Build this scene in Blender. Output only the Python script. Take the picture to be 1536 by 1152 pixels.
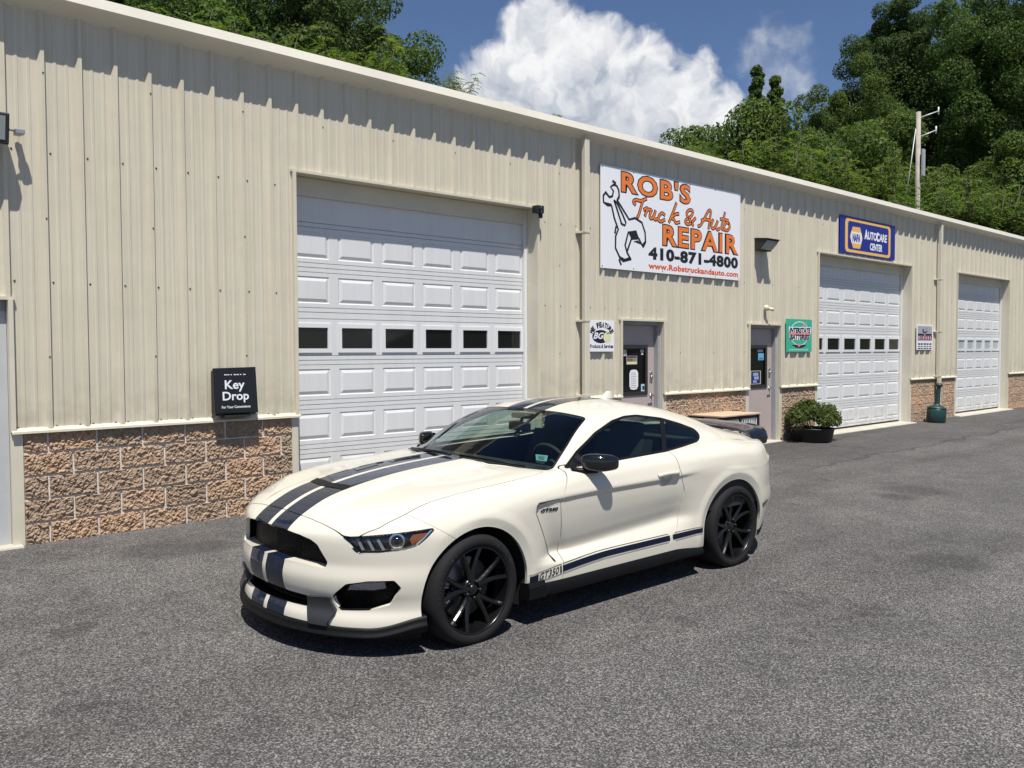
import bpy, math, random
import numpy as np
from mathutils import Vector, Matrix

for o in list(bpy.data.objects):
    bpy.data.objects.remove(o)
scene = bpy.context.scene
COL = scene.collection
rng = np.random.default_rng(11)
random.seed(5)

# ---------------------------------------------------------------- camera
# world: x runs along the shop front to the right, y into the shop (front face at y = 0), z up
CAM_POS = (-0.116, -8.362, 1.655)
CAM_R = (0.73284579, -0.68037923, -0.00460009)
CAM_U = (0.02859915, 0.02404818, 0.99930164)
CAM_F = (0.67979346, 0.73246556, -0.03708188)
cam = bpy.data.cameras.new('camera')
cam.sensor_width = 36.0
cam.lens = 1308.7 / 1536 * 36.0
cam.clip_start = .05
cam.clip_end = 4000
cam_o = bpy.data.objects.new('camera', cam)
m = Matrix.Identity(4)
for i in range(3):
    m[i][0] = CAM_R[i]; m[i][1] = CAM_U[i]; m[i][2] = -CAM_F[i]; m[i][3] = CAM_POS[i]
cam_o.matrix_world = m
COL.objects.link(cam_o)
scene.camera = cam_o

# ---------------------------------------------------------------- light
SUN = Vector((-.56, -1.0, 2.52)).normalized()          # towards the sun
sun = bpy.data.lights.new('sun', 'SUN')
sun.energy = 5.0
sun.angle = math.radians(.53)
sun.color = (1.0, .955, .88)
sun_o = bpy.data.objects.new('sun', sun)
sun_o.rotation_euler = SUN.to_track_quat('Z', 'Y').to_euler()
sun_o.location = (0, -10, 30)
COL.objects.link(sun_o)
scene.view_settings.view_transform = 'Standard'
scene.view_settings.look = 'None'
scene.view_settings.gamma = 1
scene.view_settings.exposure = .35
scene.render.engine = 'CYCLES'
scene.cycles.max_bounces = 8
scene.cycles.transparent_max_bounces = 16
scene.cycles.use_denoising = True

def px_dir(u, v):
    """direction of the ray through a point of the 1536 x 1152 frame, used to set the clouds and far trees out on the ground plan"""
    d = np.array(CAM_F) * 1308.7 + np.array(CAM_R) * (u - 768) - np.array(CAM_U) * (v - 576)
    return d / np.linalg.norm(d)

class NT:
    """small node-tree writer"""
    def __init__(s, tree): s.t = tree; s.n = tree.nodes; s.l = tree.links
    def node(s, typ, **kw):
        n = s.n.new(typ)
        for k, v in kw.items(): setattr(n, k, v)
        return n
    def link(s, a, b): s.l.new(a, b)
    def _in(s, sock, v):
        if hasattr(v, 'is_linked'): s.link(v, sock)
        else: sock.default_value = v
    def math(s, op, a, b=0., c=None, clamp=False):
        n = s.node('ShaderNodeMath', operation=op); n.use_clamp = clamp
        s._in(n.inputs[0], a); s._in(n.inputs[1], b)
        if c is not None: s._in(n.inputs[2], c)
        return n.outputs[0]
    def vmath(s, op, a, b=None):
        n = s.node('ShaderNodeVectorMath', operation=op)
        s._in(n.inputs[0], a)
        if b is not None: s._in(n.inputs[1], b)
        return n
    def mix(s, f, a, b, blend='MIX'):
        n = s.node('ShaderNodeMix', data_type='RGBA', blend_type=blend)
        s._in(n.inputs[0], f); s._in(n.inputs[6], a); s._in(n.inputs[7], b)
        return n.outputs[2]
    def ramp(s, f, stops, interp='LINEAR'):
        n = s.node('ShaderNodeValToRGB'); n.color_ramp.interpolation = interp
        e = n.color_ramp.elements
        while len(e) < len(stops): e.new(.5)
        for k, (p, c) in enumerate(stops):
            e[k].position = p; e[k].color = c if len(c) == 4 else (*c, 1)
        s._in(n.inputs[0], f)
        return n.outputs[0]
    def noise(s, vec, scale, detail=4, rough=.55, dist=0., out=0):
        n = s.node('ShaderNodeTexNoise')
        n.inputs['Scale'].default_value = scale; n.inputs['Detail'].default_value = detail
        n.inputs['Roughness'].default_value = rough; n.inputs['Distortion'].default_value = dist
        if vec is not None: s.link(vec, n.inputs['Vector'])
        return n.outputs[out]
    def voronoi(s, vec, scale, feature='F1', out='Distance'):
        n = s.node('ShaderNodeTexVoronoi', feature=feature)
        n.inputs['Scale'].default_value = scale
        if vec is not None: s.link(vec, n.inputs['Vector'])
        return n.outputs[out]
    def maprange(s, v, a, b, c=0., d=1., smooth=False):
        n = s.node('ShaderNodeMapRange'); n.interpolation_type = 'SMOOTHSTEP' if smooth else 'LINEAR'
        s._in(n.inputs[0], v)
        for k, q in enumerate((a, b, c, d)): n.inputs[k+1].default_value = q
        return n.outputs[0]

# sky: clear summer blue with cumulus
world = bpy.data.worlds.new('World')
scene.world = world
world.use_nodes = True
W = NT(world.node_tree)
W.n.clear()
wo = W.node('ShaderNodeOutputWorld'); bg = W.node('ShaderNodeBackground')
sky = W.node('ShaderNodeTexSky'); sky.sky_type = 'NISHITA'; sky.sun_disc = False
sky.sun_elevation = math.asin(SUN.z); sky.sun_rotation = math.atan2(SUN.x, SUN.y)
sky.altitude = 200; sky.air_density = 1.0; sky.dust_density = .15; sky.ozone_density = 4.0
bg.inputs[1].default_value = .060
tc = W.node('ShaderNodeTexCoord')
D = W.vmath('NORMALIZE', tc.outputs['Generated']).outputs[0]
def warp(scale, detail, amount, vec):
    w_ = W.vmath('SCALE', W.vmath('SUBTRACT', W.noise(vec, scale, detail, .6, out=1), (.5, .5, .5)).outputs[0]); w_.inputs[3].default_value = amount
    return W.vmath('ADD', vec, w_.outputs[0]).outputs[0]
Dw = warp(46., 6, .030, warp(13., 3, .085, D))
# the big cumulus and its neighbours, as overlapping puffs (direction by frame place, radius in frame units)
PUFFS = [(815, 62, 62), (750, 118, 62), (880, 95, 72), (955, 120, 58), (700, 140, 45), (1035, 125, 42), (900, 175, 90), (1078, 176, 44), (800, 175, 80), (1000, 190, 70), (1108, 165, 22), (656, 158, 34), (705, 168, 48), (860, 40, 30), (1050, 85, 20)]
acc = None
for (pu, pv, pr) in PUFFS:
    c = px_dir(pu, pv)
    n = W.vmath('DISTANCE', Dw, tuple(c))
    dd = W.math('SUBTRACT', pr / 1400., n.outputs['Value'])
    acc = dd if acc is None else W.math('SMOOTH_MAX', acc, dd, .008)
big = W.maprange(acc, -.007, .014, 0, 1, True)
# thin torn cloud to the right of it
acc2 = None
for (pu, pv, pr) in [(1150, 72, 30), (1185, 72, 18), (1195, 125, 20), (1170, 150, 20), (1120, 95, 12), (1212, 105, 9)]:
    n = W.vmath('DISTANCE', Dw, tuple(px_dir(pu, pv)))
    dd = W.math('SUBTRACT', pr / 1400., n.outputs['Value'])
    acc2 = dd if acc2 is None else W.math('SMOOTH_MAX', acc2, dd, .012)
thin = W.math('MULTIPLY', W.maprange(acc2, -.016, .022, 0, .62, True), W.maprange(W.noise(D, 30., 6, .6), .34, .62, .30, 1))
# scattered fair-weather cloud over the rest of the sky
far = W.math('MULTIPLY', W.maprange(W.noise(D, 3.1, 9, .58, .3), .60, .68, 0, 1, True), W.maprange(W.vmath('DISTANCE', D, tuple(px_dir(930, 120))).outputs['Value'], .40, .75, 0, 1, True))
cover = W.math('MAXIMUM', W.math('MAXIMUM', big, thin), far)
sep = W.node('ShaderNodeSeparateXYZ'); W.link(D, sep.inputs[0])
# billows: each puff is bright on its sunward shoulder and grey beneath
toward = W.vmath('ADD', Dw, tuple(Vector((-.006, -.004, .016)))).outputs[0]
relief = W.math('SUBTRACT', W.noise(Dw, 17., 4, .55), W.noise(toward, 17., 4, .55))
core = W.maprange(acc, .004, .042, 0, 1, True)
low = W.maprange(sep.outputs[2], .21, .41, 1, .10, True)
tone = W.math('ADD', W.math('MULTIPLY', W.math('MULTIPLY', core, low), .80), W.math('ADD', W.math('MULTIPLY', relief, -2.3), W.math('MULTIPLY', W.maprange(W.noise(Dw, 8., 5, .6), .40, .66, 0, 1), .16)), clamp=True)
ccol = W.mix(tone, (12.2, 12.2, 12.3, 1), (5.6, 6.3, 7.5, 1))
blue = W.mix(1., sky.outputs[0], (1., 1.02, 1.14, 1), 'MULTIPLY')
W.link(W.mix(cover, blue, ccol), bg.inputs[0])
W.link(bg.outputs[0], wo.inputs[0])
# ---------------------------------------------------------------- helpers
MATS = {}
def mat(name, col, rough=.6, metal=0., spec=.5, coat=0., bump=None, var=None, emit=None):
    """bump = (scale, strength, distance); var = (scale, amount): mottled tone"""
    if name in MATS: return MATS[name]
    m = bpy.data.materials.new(name); m.use_nodes = True
    t = NT(m.node_tree); b = t.n['Principled BSDF']
    b.inputs['Base Color'].default_value = (*col, 1); b.inputs['Roughness'].default_value = rough
    b.inputs['Metallic'].default_value = metal; b.inputs['Specular IOR Level'].default_value = spec
    if coat: b.inputs['Coat Weight'].default_value = coat; b.inputs['Coat Roughness'].default_value = .03
    tc = t.node('ShaderNodeTexCoord')
    if var:
        f = t.noise(tc.outputs['Object'], var[0], 6, .6)
        lo = tuple(c * (1 - var[1]) for c in col); hi = tuple(min(1, c * (1 + var[1])) for c in col)
        t.link(t.ramp(f, [(.3, lo), (.7, hi)]), b.inputs['Base Color'])
    if bump:
        n = t.node('ShaderNodeBump'); n.inputs['Strength'].default_value = bump[1]; n.inputs['Distance'].default_value = bump[2]
        t.link(t.noise(tc.outputs['Object'], bump[0], 5, .6), n.inputs['Height']); t.link(n.outputs[0], b.inputs['Normal'])
    MATS[name] = m
    return m

class MB:
    """collects shapes; build() links them as one mesh object"""
    def __init__(s): s.v = []; s.f = []; s.smooth = []
    def add(s, V, F, smooth=False):
        o = len(s.v); s.v += [tuple(map(float, p)) for p in V]; s.f += [tuple(int(i) + o for i in f) for f in F]; s.smooth += [smooth] * len(F)
        return s
    def box(s, a, b, bevel=0.):
        x0, y0, z0 = (min(a[i], b[i]) for i in range(3)); x1, y1, z1 = (max(a[i], b[i]) for i in range(3))
        if bevel <= 0:
            V = [(x0,y0,z0),(x1,y0,z0),(x1,y1,z0),(x0,y1,z0),(x0,y0,z1),(x1,y0,z1),(x1,y1,z1),(x0,y1,z1)]
            return s.add(V, [(0,3,2,1),(4,5,6,7),(0,1,5,4),(1,2,6,5),(2,3,7,6),(3,0,4,7)])
        k = bevel; V = []; idx = {}
        for i, (x, sx) in enumerate(((x0, 1), (x1, -1))):
            for j, (y, sy) in enumerate(((y0, 1), (y1, -1))):
                for l, (z, sz) in enumerate(((z0, 1), (z1, -1))):
                    for a_ in range(3):
                        p = [x + sx*k, y + sy*k, z + sz*k]; p[a_] = (x, y, z)[a_]
                        idx[i, j, l, a_] = len(V); V.append(tuple(p))
        F = []
        for a_ in range(3):
            for e in (0, 1):
                q = []
                for (p_, r_) in ((0,0),(1,0),(1,1),(0,1)):
                    c = [0,0,0]; c[a_] = e; c[(a_+1)%3] = p_; c[(a_+2)%3] = r_
                    q.append(idx[c[0], c[1], c[2], a_])
                F.append(tuple(q if e else q[::-1]))
        for a_ in range(3):
            b_, c_ = (a_+1)%3, (a_+2)%3
            for p_ in (0, 1):
                for r_ in (0, 1):
                    q = []
                    for e in (0, 1):
                        c = [0,0,0]; c[a_] = e; c[b_] = p_; c[c_] = r_
                        q.append((idx[c[0],c[1],c[2],b_], idx[c[0],c[1],c[2],c_]))
                    f = [q[0][0], q[1][0], q[1][1], q[0][1]]
                    F.append(tuple(f if (p_ != r_) else f[::-1]))
        for i in (0,1):
            for j in (0,1):
                for l in (0,1):
                    t_ = (idx[i,j,l,0], idx[i,j,l,1], idx[i,j,l,2])
                    F.append(t_ if (i+j+l) % 2 == 1 else t_[::-1])
        return s.add(V, F)
    def prism(s, poly, a, b, ax=1):
        """polygon in the plane across axis ax, between a and b on that axis"""
        o = [i for i in range(3) if i != ax]; n = len(poly); V = []
        for t in (a, b):
            for p in poly:
                q = [0, 0, 0]; q[ax] = t; q[o[0]] = p[0]; q[o[1]] = p[1]; V.append(q)
        F = [tuple(range(n)), tuple(range(2*n-1, n-1, -1))]
        F += [(i, i+n, (i+1)%n+n, (i+1)%n) for i in range(n)]
        return s.add(V, F)
    def tube(s, pts, r, n=10, cap=True, smooth=True):
        pts = [Vector(p) for p in pts]; V = []; F = []
        rs = r if hasattr(r, '__len__') else [r] * len(pts)
        up = None
        for i, p in enumerate(pts):
            d = (pts[min(i+1, len(pts)-1)] - pts[max(i-1, 0)]).normalized()
            if up is None: up = Vector((0,0,1)) if abs(d.z) < .9 else Vector((1,0,0))
            a = d.cross(up).normalized(); b = d.cross(a).normalized(); up = -b if False else up
            for k in range(n):
                t = 2*math.pi*k/n; V.append(p + (a*math.cos(t) + b*math.sin(t)) * rs[i])
        for i in range(len(pts)-1):
            for k in range(n): F.append((i*n+k, i*n+(k+1)%n, (i+1)*n+(k+1)%n, (i+1)*n+k))
        if cap: F.append(tuple(range(n-1, -1, -1))); F.append(tuple((len(pts)-1)*n+k for k in range(n)))
        return s.add(V, F, smooth)
    def lathe(s, prof, n=32, ax=2, c=(0,0,0), smooth=True, closed=False):
        """profile of (radius, along) turned about axis ax"""
        o = [(ax+1)%3, (ax+2)%3]; V = []; F = []; m_ = len(prof)
        for k in range(n):
            t = 2*math.pi*k/n
            for (r, h) in prof:
                q = list(c); q[ax] += h; q[o[0]] += r*math.cos(t); q[o[1]] += r*math.sin(t); V.append(q)
        for k in range(n):
            for i in range(m_ if closed else m_-1):
                j = (i+1) % m_
                F.append((k*m_+i, ((k+1)%n)*m_+i, ((k+1)%n)*m_+j, k*m_+j))
        return s.add(V, F, smooth)
    def build(s, name, m_, parent=None, loc=(0,0,0)):
        me = bpy.data.meshes.new(name); me.from_pydata(s.v, [], s.f); me.update()
        me.polygons.foreach_set('use_smooth', s.smooth)
        return link(name, me, m_, parent, loc)

def link(name, me, m_=None, parent=None, loc=(0,0,0)):
    o = bpy.data.objects.new(name, me); COL.objects.link(o)
    if m_ is not None and me is not None and len(me.materials) == 0: me.materials.append(m_)
    o.parent = parent; o.location = loc
    return o
def empty(name, loc=(0,0,0), rz=0., parent=None):
    o = bpy.data.objects.new(name, None); COL.objects.link(o); o.location = loc; o.rotation_euler = (0, 0, rz); o.parent = parent
    o.empty_display_size = .1
    return o
def tag(o, label=None, cat=None, group=None, kind=None):
    for k, v in (('label', label), ('category', cat), ('group', group), ('kind', kind)):
        if v: o[k] = v
    return o
def npmesh(name, V, F, smooth=True, normals=None):
    """mesh from numpy arrays (triangles or quads)"""
    V = np.asarray(V, np.float32); F = np.asarray(F, np.int32); k = F.shape[1]
    me = bpy.data.meshes.new(name)
    me.vertices.add(len(V)); me.vertices.foreach_set('co', V.ravel())
    me.loops.add(F.size); me.loops.foreach_set('vertex_index', F.ravel())
    me.polygons.add(len(F)); me.polygons.foreach_set('loop_start', np.arange(len(F), dtype=np.int32) * k)
    me.update(calc_edges=True)
    me.polygons.foreach_set('use_smooth', np.full(len(F), smooth))
    if normals is not None: me.normals_split_custom_set_from_vertices(np.asarray(normals, np.float32).tolist())
    me.update()
    return me
_deps = None
def text_mesh(txt, x0, x1, z0, z1, offset=0., shear=0., space=1., pad=0.):
    """flat lettering fitted to a box in the x-z plane; returns V, F"""
    cu = bpy.data.curves.new('t', 'FONT'); cu.body = txt; cu.size = 1; cu.offset = offset; cu.shear = shear
    cu.fill_mode = 'FRONT'; cu.resolution_u = 3; cu.space_character = space
    o = bpy.data.objects.new('t', cu); COL.objects.link(o)
    dg = bpy.context.evaluated_depsgraph_get(); me = bpy.data.meshes.new_from_object(o.evaluated_get(dg))
    V = np.array([v.co[:] for v in me.vertices]); F = [tuple(p.vertices) for p in me.polygons]
    bpy.data.objects.remove(o); bpy.data.curves.remove(cu); bpy.data.meshes.remove(me)
    a = V.min(0); b = V.max(0)
    V2 = np.zeros_like(V)
    V2[:, 0] = x0 - pad + (V[:, 0]-a[0])/(b[0]-a[0]) * (x1-x0+2*pad); V2[:, 2] = z0 - pad + (V[:, 1]-a[1])/(b[1]-a[1]) * (z1-z0+2*pad)
    return V2, F
def lettering(name, txt, box, y, m_, parent, **kw):
    V, F = text_mesh(txt, *box, **kw)
    V[:, 1] = y
    return MB().add(V, F).build(name, m_, parent)
def ribbon(pts, w, y, mb, smooth_n=0):
    """flat stroke of width w along points (x, z) at depth y"""
    P = np.array(pts, float)
    if smooth_n:
        t = np.linspace(0, len(P)-1, (len(P)-1)*smooth_n+1); Q = []
        for q in t:
            i = min(int(q), len(P)-2); f = q-i
            p0, p1, p2, p3 = P[max(i-1,0)], P[i], P[i+1], P[min(i+2, len(P)-1)]
            Q.append(.5*((2*p1)+(-p0+p2)*f+(2*p0-5*p1+4*p2-p3)*f*f+(-p0+3*p1-3*p2+p3)*f**3))
        P = np.array(Q)
    T = np.gradient(P, axis=0); T /= np.linalg.norm(T, axis=1)[:, None] + 1e-9
    N = np.stack([-T[:, 1], T[:, 0]], 1) * w / 2
    P[0] -= T[0]*w*.4; P[-1] += T[-1]*w*.4
    V = [(p[0]+n[0], y, p[1]+n[1]) for p, n in zip(P, N)] + [(p[0]-n[0], y, p[1]-n[1]) for p, n in zip(P, N)]
    k = len(P)
    mb.add(V, [(i, i+1, i+1+k, i+k) for i in range(k-1)])
def flat(poly, y, mb):
    mb.add([(p[0], y, p[1]) for p in poly], [tuple(range(len(poly)))])
def copy_tree(o, parent=None):
    c = o.copy(); COL.objects.link(c); c.parent = parent
    for ch in list(o.children): copy_tree(ch, c)
    return c
# ---------------------------------------------------------------- ground
SLOPE = .0167                       # the yard falls away from the shop for drainage
def ground_z(y): return SLOPE * y if y < 0 else 0.
def asphalt_material():
    m_ = bpy.data.materials.new('worn_asphalt'); m_.use_nodes = True; t = NT(m_.node_tree); b = t.n['Principled BSDF']
    tc_ = t.node('ShaderNodeTexCoord'); P = tc_.outputs['Object']
    stone = t.voronoi(P, 142., out='Color'); hs = t.node('ShaderNodeSeparateColor'); t.link(stone, hs.inputs[0])
    fine = t.noise(P, 420., 3, .7)
    grit = t.math('ADD', t.math('MULTIPLY', hs.outputs[0], .62), t.math('MULTIPLY', fine, .5))
    base = t.ramp(grit, [(.16, (.026, .0255, .025)), (.40, (.060, .0585, .058)), (.60, (.102, .100, .098)), (.78, (.195, .19, .187)), (.93, (.40, .39, .385))])
    big = t.noise(P, .55, 6, .6); mid = t.noise(P, 2.6, 5, .6)
    base = t.mix(1., base, t.ramp(big, [(.30, (.77, .76, .76)), (.55, (.96, .95, .94)), (.75, (1.10, 1.085, 1.06))]), 'MULTIPLY')
    base = t.mix(1., base, t.ramp(mid, [(.28, (.82, .82, .83)), (.62, (1.04, 1.03, 1.02))]), 'MULTIPLY')
    # oil drips and dark patches
    drip = t.math('MULTIPLY', t.maprange(t.noise(P, 1.35, 7, .62, .4), .60, .68, 0, 1, True), t.maprange(t.noise(P, .23, 2, .5), .42, .56, 0, 1, True))
    base = t.mix(t.math('MULTIPLY', drip, .55), base, (.030, .029, .029, 1))
    # tyre-polished lanes running along the front
    mp = t.node('ShaderNodeMapping'); mp.inputs['Scale'].default_value = (.10, .95, 1); mp.inputs['Rotation'].default_value = (0, 0, .12); t.link(P, mp.inputs[0])
    lane = t.maprange(t.noise(mp.outputs[0], 1.0, 4, .55), .48, .64, 0, .60, True)
    base = t.mix(lane, base, t.mix(1., base, (.66, .65, .65, 1), 'MULTIPLY'))
    # pale dust along the wall
    sp = t.node('ShaderNodeSeparateXYZ'); t.link(P, sp.inputs[0])
    # hairline cracks
    cr = t.voronoi(t.vmath('ADD', P, t.vmath('SCALE', t.noise(P, 1.1, 4, .6, out=1)).outputs[0]).outputs[0], .21, 'DISTANCE_TO_EDGE')
    crack = t.math('MULTIPLY', t.maprange(cr, .0008, .0035, 1, 0), t.maprange(t.noise(P, .35, 2), .55, .62, 0, .35))
    base = t.mix(crack, base, (.025, .024, .023, 1))
    # drips, spills and a resurfaced strip along the far doors
    k9 = t.node('ShaderNodeVectorMath', operation='SCALE'); t.link(t.vmath('SUBTRACT', t.noise(P, 9., 4, .6, out=1), (.5, .5, .5)).outputs[0], k9.inputs[0]); k9.inputs[3].default_value = .22
    Pw = t.vmath('ADD', P, k9.outputs[0]).outputs[0]; spill = None
    for (sx_, sy_, sr_) in [(1.47, -2.64, .12), (1.60, -2.60, .09), (1.22, -3.66, .045), (1.23, -3.87, .075), (1.31, -3.92, .045), (1.10, -3.83, .06), (1.45, -3.62, .045), (1.77, -2.98, .04), (10.74, -3.9, .40), (10.11, -3.97, .24), (4.21, -6.46, .06), (2.69, -.93, .34), (2.99, -1.04, .28), (7.4, -5.6, .30)]:
        q = t.vmath('DISTANCE', Pw, (sx_, sy_, SLOPE*sy_)).outputs['Value']; q = t.maprange(q, sr_*1.25, sr_*.55, 0, 1, True); spill = q if spill is None else t.math('MAXIMUM', spill, q)
    base = t.mix(t.math('MULTIPLY', spill, .45), base, (.028, .027, .027, 1))
    ye = t.math('ADD', sp.outputs[1], t.math('MULTIPLY', t.math('SUBTRACT', t.noise(P, .8, 4, .6), .5), .9))
    strip = t.math('MULTIPLY', t.maprange(ye, -2.12, -2.04, 0, 1), t.maprange(sp.outputs[0], 10.5, 12.5, 0, 1, True))
    base = t.mix(t.math('MULTIPLY', strip, .9), base, t.mix(1., base, (.80, .80, .81, 1), 'MULTIPLY'))
    edge = t.math('MULTIPLY', t.maprange(t.math('ABSOLUTE', t.math('ADD', ye, 2.08)), .015, .05, 1, 0), t.maprange(sp.outputs[0], 10.5, 12.5, 0, .6, True))
    base = t.mix(edge, base, (.030, .029, .029, 1))
    t.link(base, b.inputs['Base Color'])
    b.inputs['Roughness'].default_value = .88; b.inputs['Specular IOR Level'].default_value = .25
    bp = t.node('ShaderNodeBump'); bp.inputs['Strength'].default_value = .7; bp.inputs['Distance'].default_value = .004
    hh = t.math('ADD', t.math('MULTIPLY', t.voronoi(P, 142.), -.9), t.math('MULTIPLY', fine, .35))
    t.link(t.math('SUBTRACT', hh, t.math('MULTIPLY', crack, 1.5)), bp.inputs['Height']); t.link(bp.outputs[0], b.inputs['Normal'])
    return m_
xs = [-220, -60, -20, 0, 10, 20, 30, 45, 80, 260]; ys = [-220, -80, -40, -20, -10, -5, 0, 30, 34]
VV = [(x, y, ground_z(y) if y > -40 else ground_z(-40)) for x in xs for y in ys]
tag(MB().add(VV, [(i*9+j, (i+1)*9+j, (i+1)*9+j+1, i*9+j+1) for i in range(9) for j in range(8)]).build('ground', asphalt_material()), kind='structure')

# wooded bank behind the shop
def hill_z(x, y):
    a = np.clip((y - 24) / 50, 0, 1); b = np.clip((x - 34) / 45, 0, 1); t = np.clip(a + b*.9, 0, 1); s = t*t*(3-2*t)
    return s * (13.5 + 2.5*np.sin(x*.045 + .6) + 1.0*np.sin(x*.13)) - 1.5 + 1.5*np.clip(t*12, 0, 1)
hx = np.concatenate([[-220, -150, -100], np.linspace(-60, 130, 77), [170, 260]]); hy = np.concatenate([[-60, -40], np.linspace(-24, 100, 56), [140, 220]])
X, Y = np.meshgrid(hx, hy, indexing='ij'); Z = hill_z(X, Y); Z = np.where((Y < 0) & (X < 38), -4., Z)
hv = np.stack([X, Y, Z], -1).reshape(-1, 3); ny = len(hy)
hf = np.array([(i*ny+j, (i+1)*ny+j, (i+1)*ny+j+1, i*ny+j+1) for i in range(len(hx)-1) for j in range(ny-1)])
tag(link('hill', npmesh('hill', hv, hf), mat('bank_undergrowth', (.035, .048, .018), .95, bump=(2.5, .8, .3), var=(.6, .45))), kind='structure')

# ---------------------------------------------------------------- the workshop
def siding_material(name, col, streak=.10):
    m_ = bpy.data.materials.new(name); m_.use_nodes = True; t = NT(m_.node_tree); b = t.n['Principled BSDF']
    tc_ = t.node('ShaderNodeTexCoord'); P = tc_.outputs['Object']
    mp = t.node('ShaderNodeMapping'); mp.inputs['Scale'].default_value = (9, 9, .22); t.link(P, mp.inputs[0])
    st_ = t.noise(mp.outputs[0], 3.0, 5, .62); sp = t.noise(P, 1.1, 4, .6)
    c0 = tuple(c * (1 - streak) for c in col); c1 = tuple(c * (1 + streak*.35) for c in col)
    base = t.ramp(st_, [(.30, c0), (.62, c1)])
    base = t.mix(1., base, t.ramp(sp, [(.3, (.95, .945, .935)), (.65, (1, 1, 1))]), 'MULTIPLY')
    sz = t.node('ShaderNodeSeparateXYZ'); t.link(P, sz.inputs[0])
    # rain-splash grime low on the sheet
    gr = t.math('MULTIPLY', t.maprange(sz.outputs[2], 1.0, 1.6, 1, 0, True), t.maprange(t.noise(P, 5., 5, .6), .38, .68, 0, .34))
    base = t.mix(gr, base, (.20, .17, .12, 1))
    t.link(base, b.inputs['Base Color']); b.inputs['Roughness'].default_value = .42; b.inputs['Specular IOR Level'].default_value = .4
    bp = t.node('ShaderNodeBump'); bp.inputs['Strength'].default_value = .22; bp.inputs['Distance'].default_value = .03
    t.link(t.noise(P, 2.2, 3, .5), bp.inputs['Height']); t.link(bp.outputs[0], b.inputs['Normal'])
    return m_
TAN = (.61, .562, .448)
SIDING = siding_material('tan_ribbed_steel', TAN)
TRIMT = mat('tan_trim_steel', (.61, .568, .455), .42, var=(2.5, .06))
FASCIA = mat('pale_gutter_steel', (.74, .70, .60), .40, var=(1.2, .05))
MORTAR = mat('mortar', (.66, .62, .57), .95, bump=(60, .5, .01), var=(8, .12))
SCREW = mat('screw_heads', (.10, .085, .06), .5, metal=.5)
SHOP = empty('auto_repair_shop', (0, 0, 0))
tag(SHOP, 'long tan ribbed-steel workshop with rough block base and white roll-up doors', 'building')

PB, EAVE, RECESS = .985, 4.60, .215
GD = [(4.52, 8.09, 3.563), (15.70, 19.93, 3.54), (22.63, 26.33, 3.555)]          # garage openings x0, x1, top
MD = [(.79, 1.80, 2.12), (9.84, 10.84, 2.112), (13.28, 14.30, 2.112)]            # walk-in doors
XA, XB = -1.60, 31.5
RIB0, PITCH = 2.108, .3048
opens = [(a, b, t_, 'g') for a, b, t_ in GD] + [(a, b, t_, 'm') for a, b, t_ in MD]

def profile(xa, xb):
    """outline of the ribbed sheet from xa to xb: (x, y)"""
    k0 = int(math.floor((xa - RIB0) / PITCH)) - 1; pts = []
    for k in range(k0, k0 + int((xb - xa) / PITCH) + 4):
        c = RIB0 + k*PITCH
        pts += [(c - .036, 0), (c - .0145, -.034), (c + .0150, -.034), (c + .027, 0)]
        for f in (.345, .655):
            q = c + PITCH*f; pts += [(q - .016, 0), (q - .010, -.0042), (q + .010, -.0042), (q + .016, 0)]
    X = [p[0] for p in pts]; Y_ = [p[1] for p in pts]
    out = [(xa, float(np.interp(xa, X, Y_)))] + [p for p in pts if xa + 1e-4 < p[0] < xb - 1e-4] + [(xb, float(np.interp(xb, X, Y_)))]
    return out
def z_bottom(x):
    for a, b, t_, k in opens:
        if a < x < b: return t_
    return PB
k = int(math.floor((XA - RIB0) / (3*PITCH)))
while RIB0 + k*3*PITCH < XB:
    a, b = max(XA, RIB0 + k*3*PITCH), min(XB, RIB0 + (k+1)*3*PITCH); k += 1
    cuts = sorted([a, b] + [c for o_ in opens for c in o_[:2] if a < c < b])
    for xa, xb in zip(cuts[:-1], cuts[1:]):
        if xb - xa < .01: continue
        zb = z_bottom((xa + xb)/2); pr = profile(xa, xb); n_ = len(pr)
        jog = .0008 if k % 2 else 0.                                     # lapped sheets
        VV = [(x, y - jog, zb) for x, y in pr] + [(x, y - jog, EAVE + .02) for x, y in pr]
        pn = MB().add(VV, [(i, i+1, i+1+n_, i+n_) for i in range(n_-1)]).build('wall_panel', SIDING, SHOP)
        # fasteners: rows at the girts, doubled beside the lapped rib
        sc = MB()
        for zr in (PB + .035, 2.28, 3.40):
            if zr < zb + .02 or zr > EAVE: continue
            j = int(math.ceil((xa - RIB0)/PITCH - .001)) - 1
            while RIB0 + j*PITCH < xb:
                c = RIB0 + j*PITCH
                for dx in ((.055, -.055) if j % 3 == 0 or zr < 1.1 else (.055,)):
                    x = c + dx
                    if xa + .01 < x < xb - .01 and zr not in (1.19,):
                        sc.lathe([(0, -.0075), (.0052, -.0075), (.0060, -.003), (.0095, -.0025), (.0095, -.0005)], 8, 1, (x, 0, zr))
                j += 1
        # stitch screws up the lap
        for zr in (1.63, 2.83, 4.08):
            if zb + .05 < zr and RIB0 + (k-1)*3*PITCH > xa - .001: sc.lathe([(0, -.040), (.0065, -.040), (.008, -.0335), (.011, -.033)], 8, 1, (xa + .003, 0, zr))
        if sc.v: tag(sc.build('screw_heads', SCREW, pn), kind='stuff')

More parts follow.
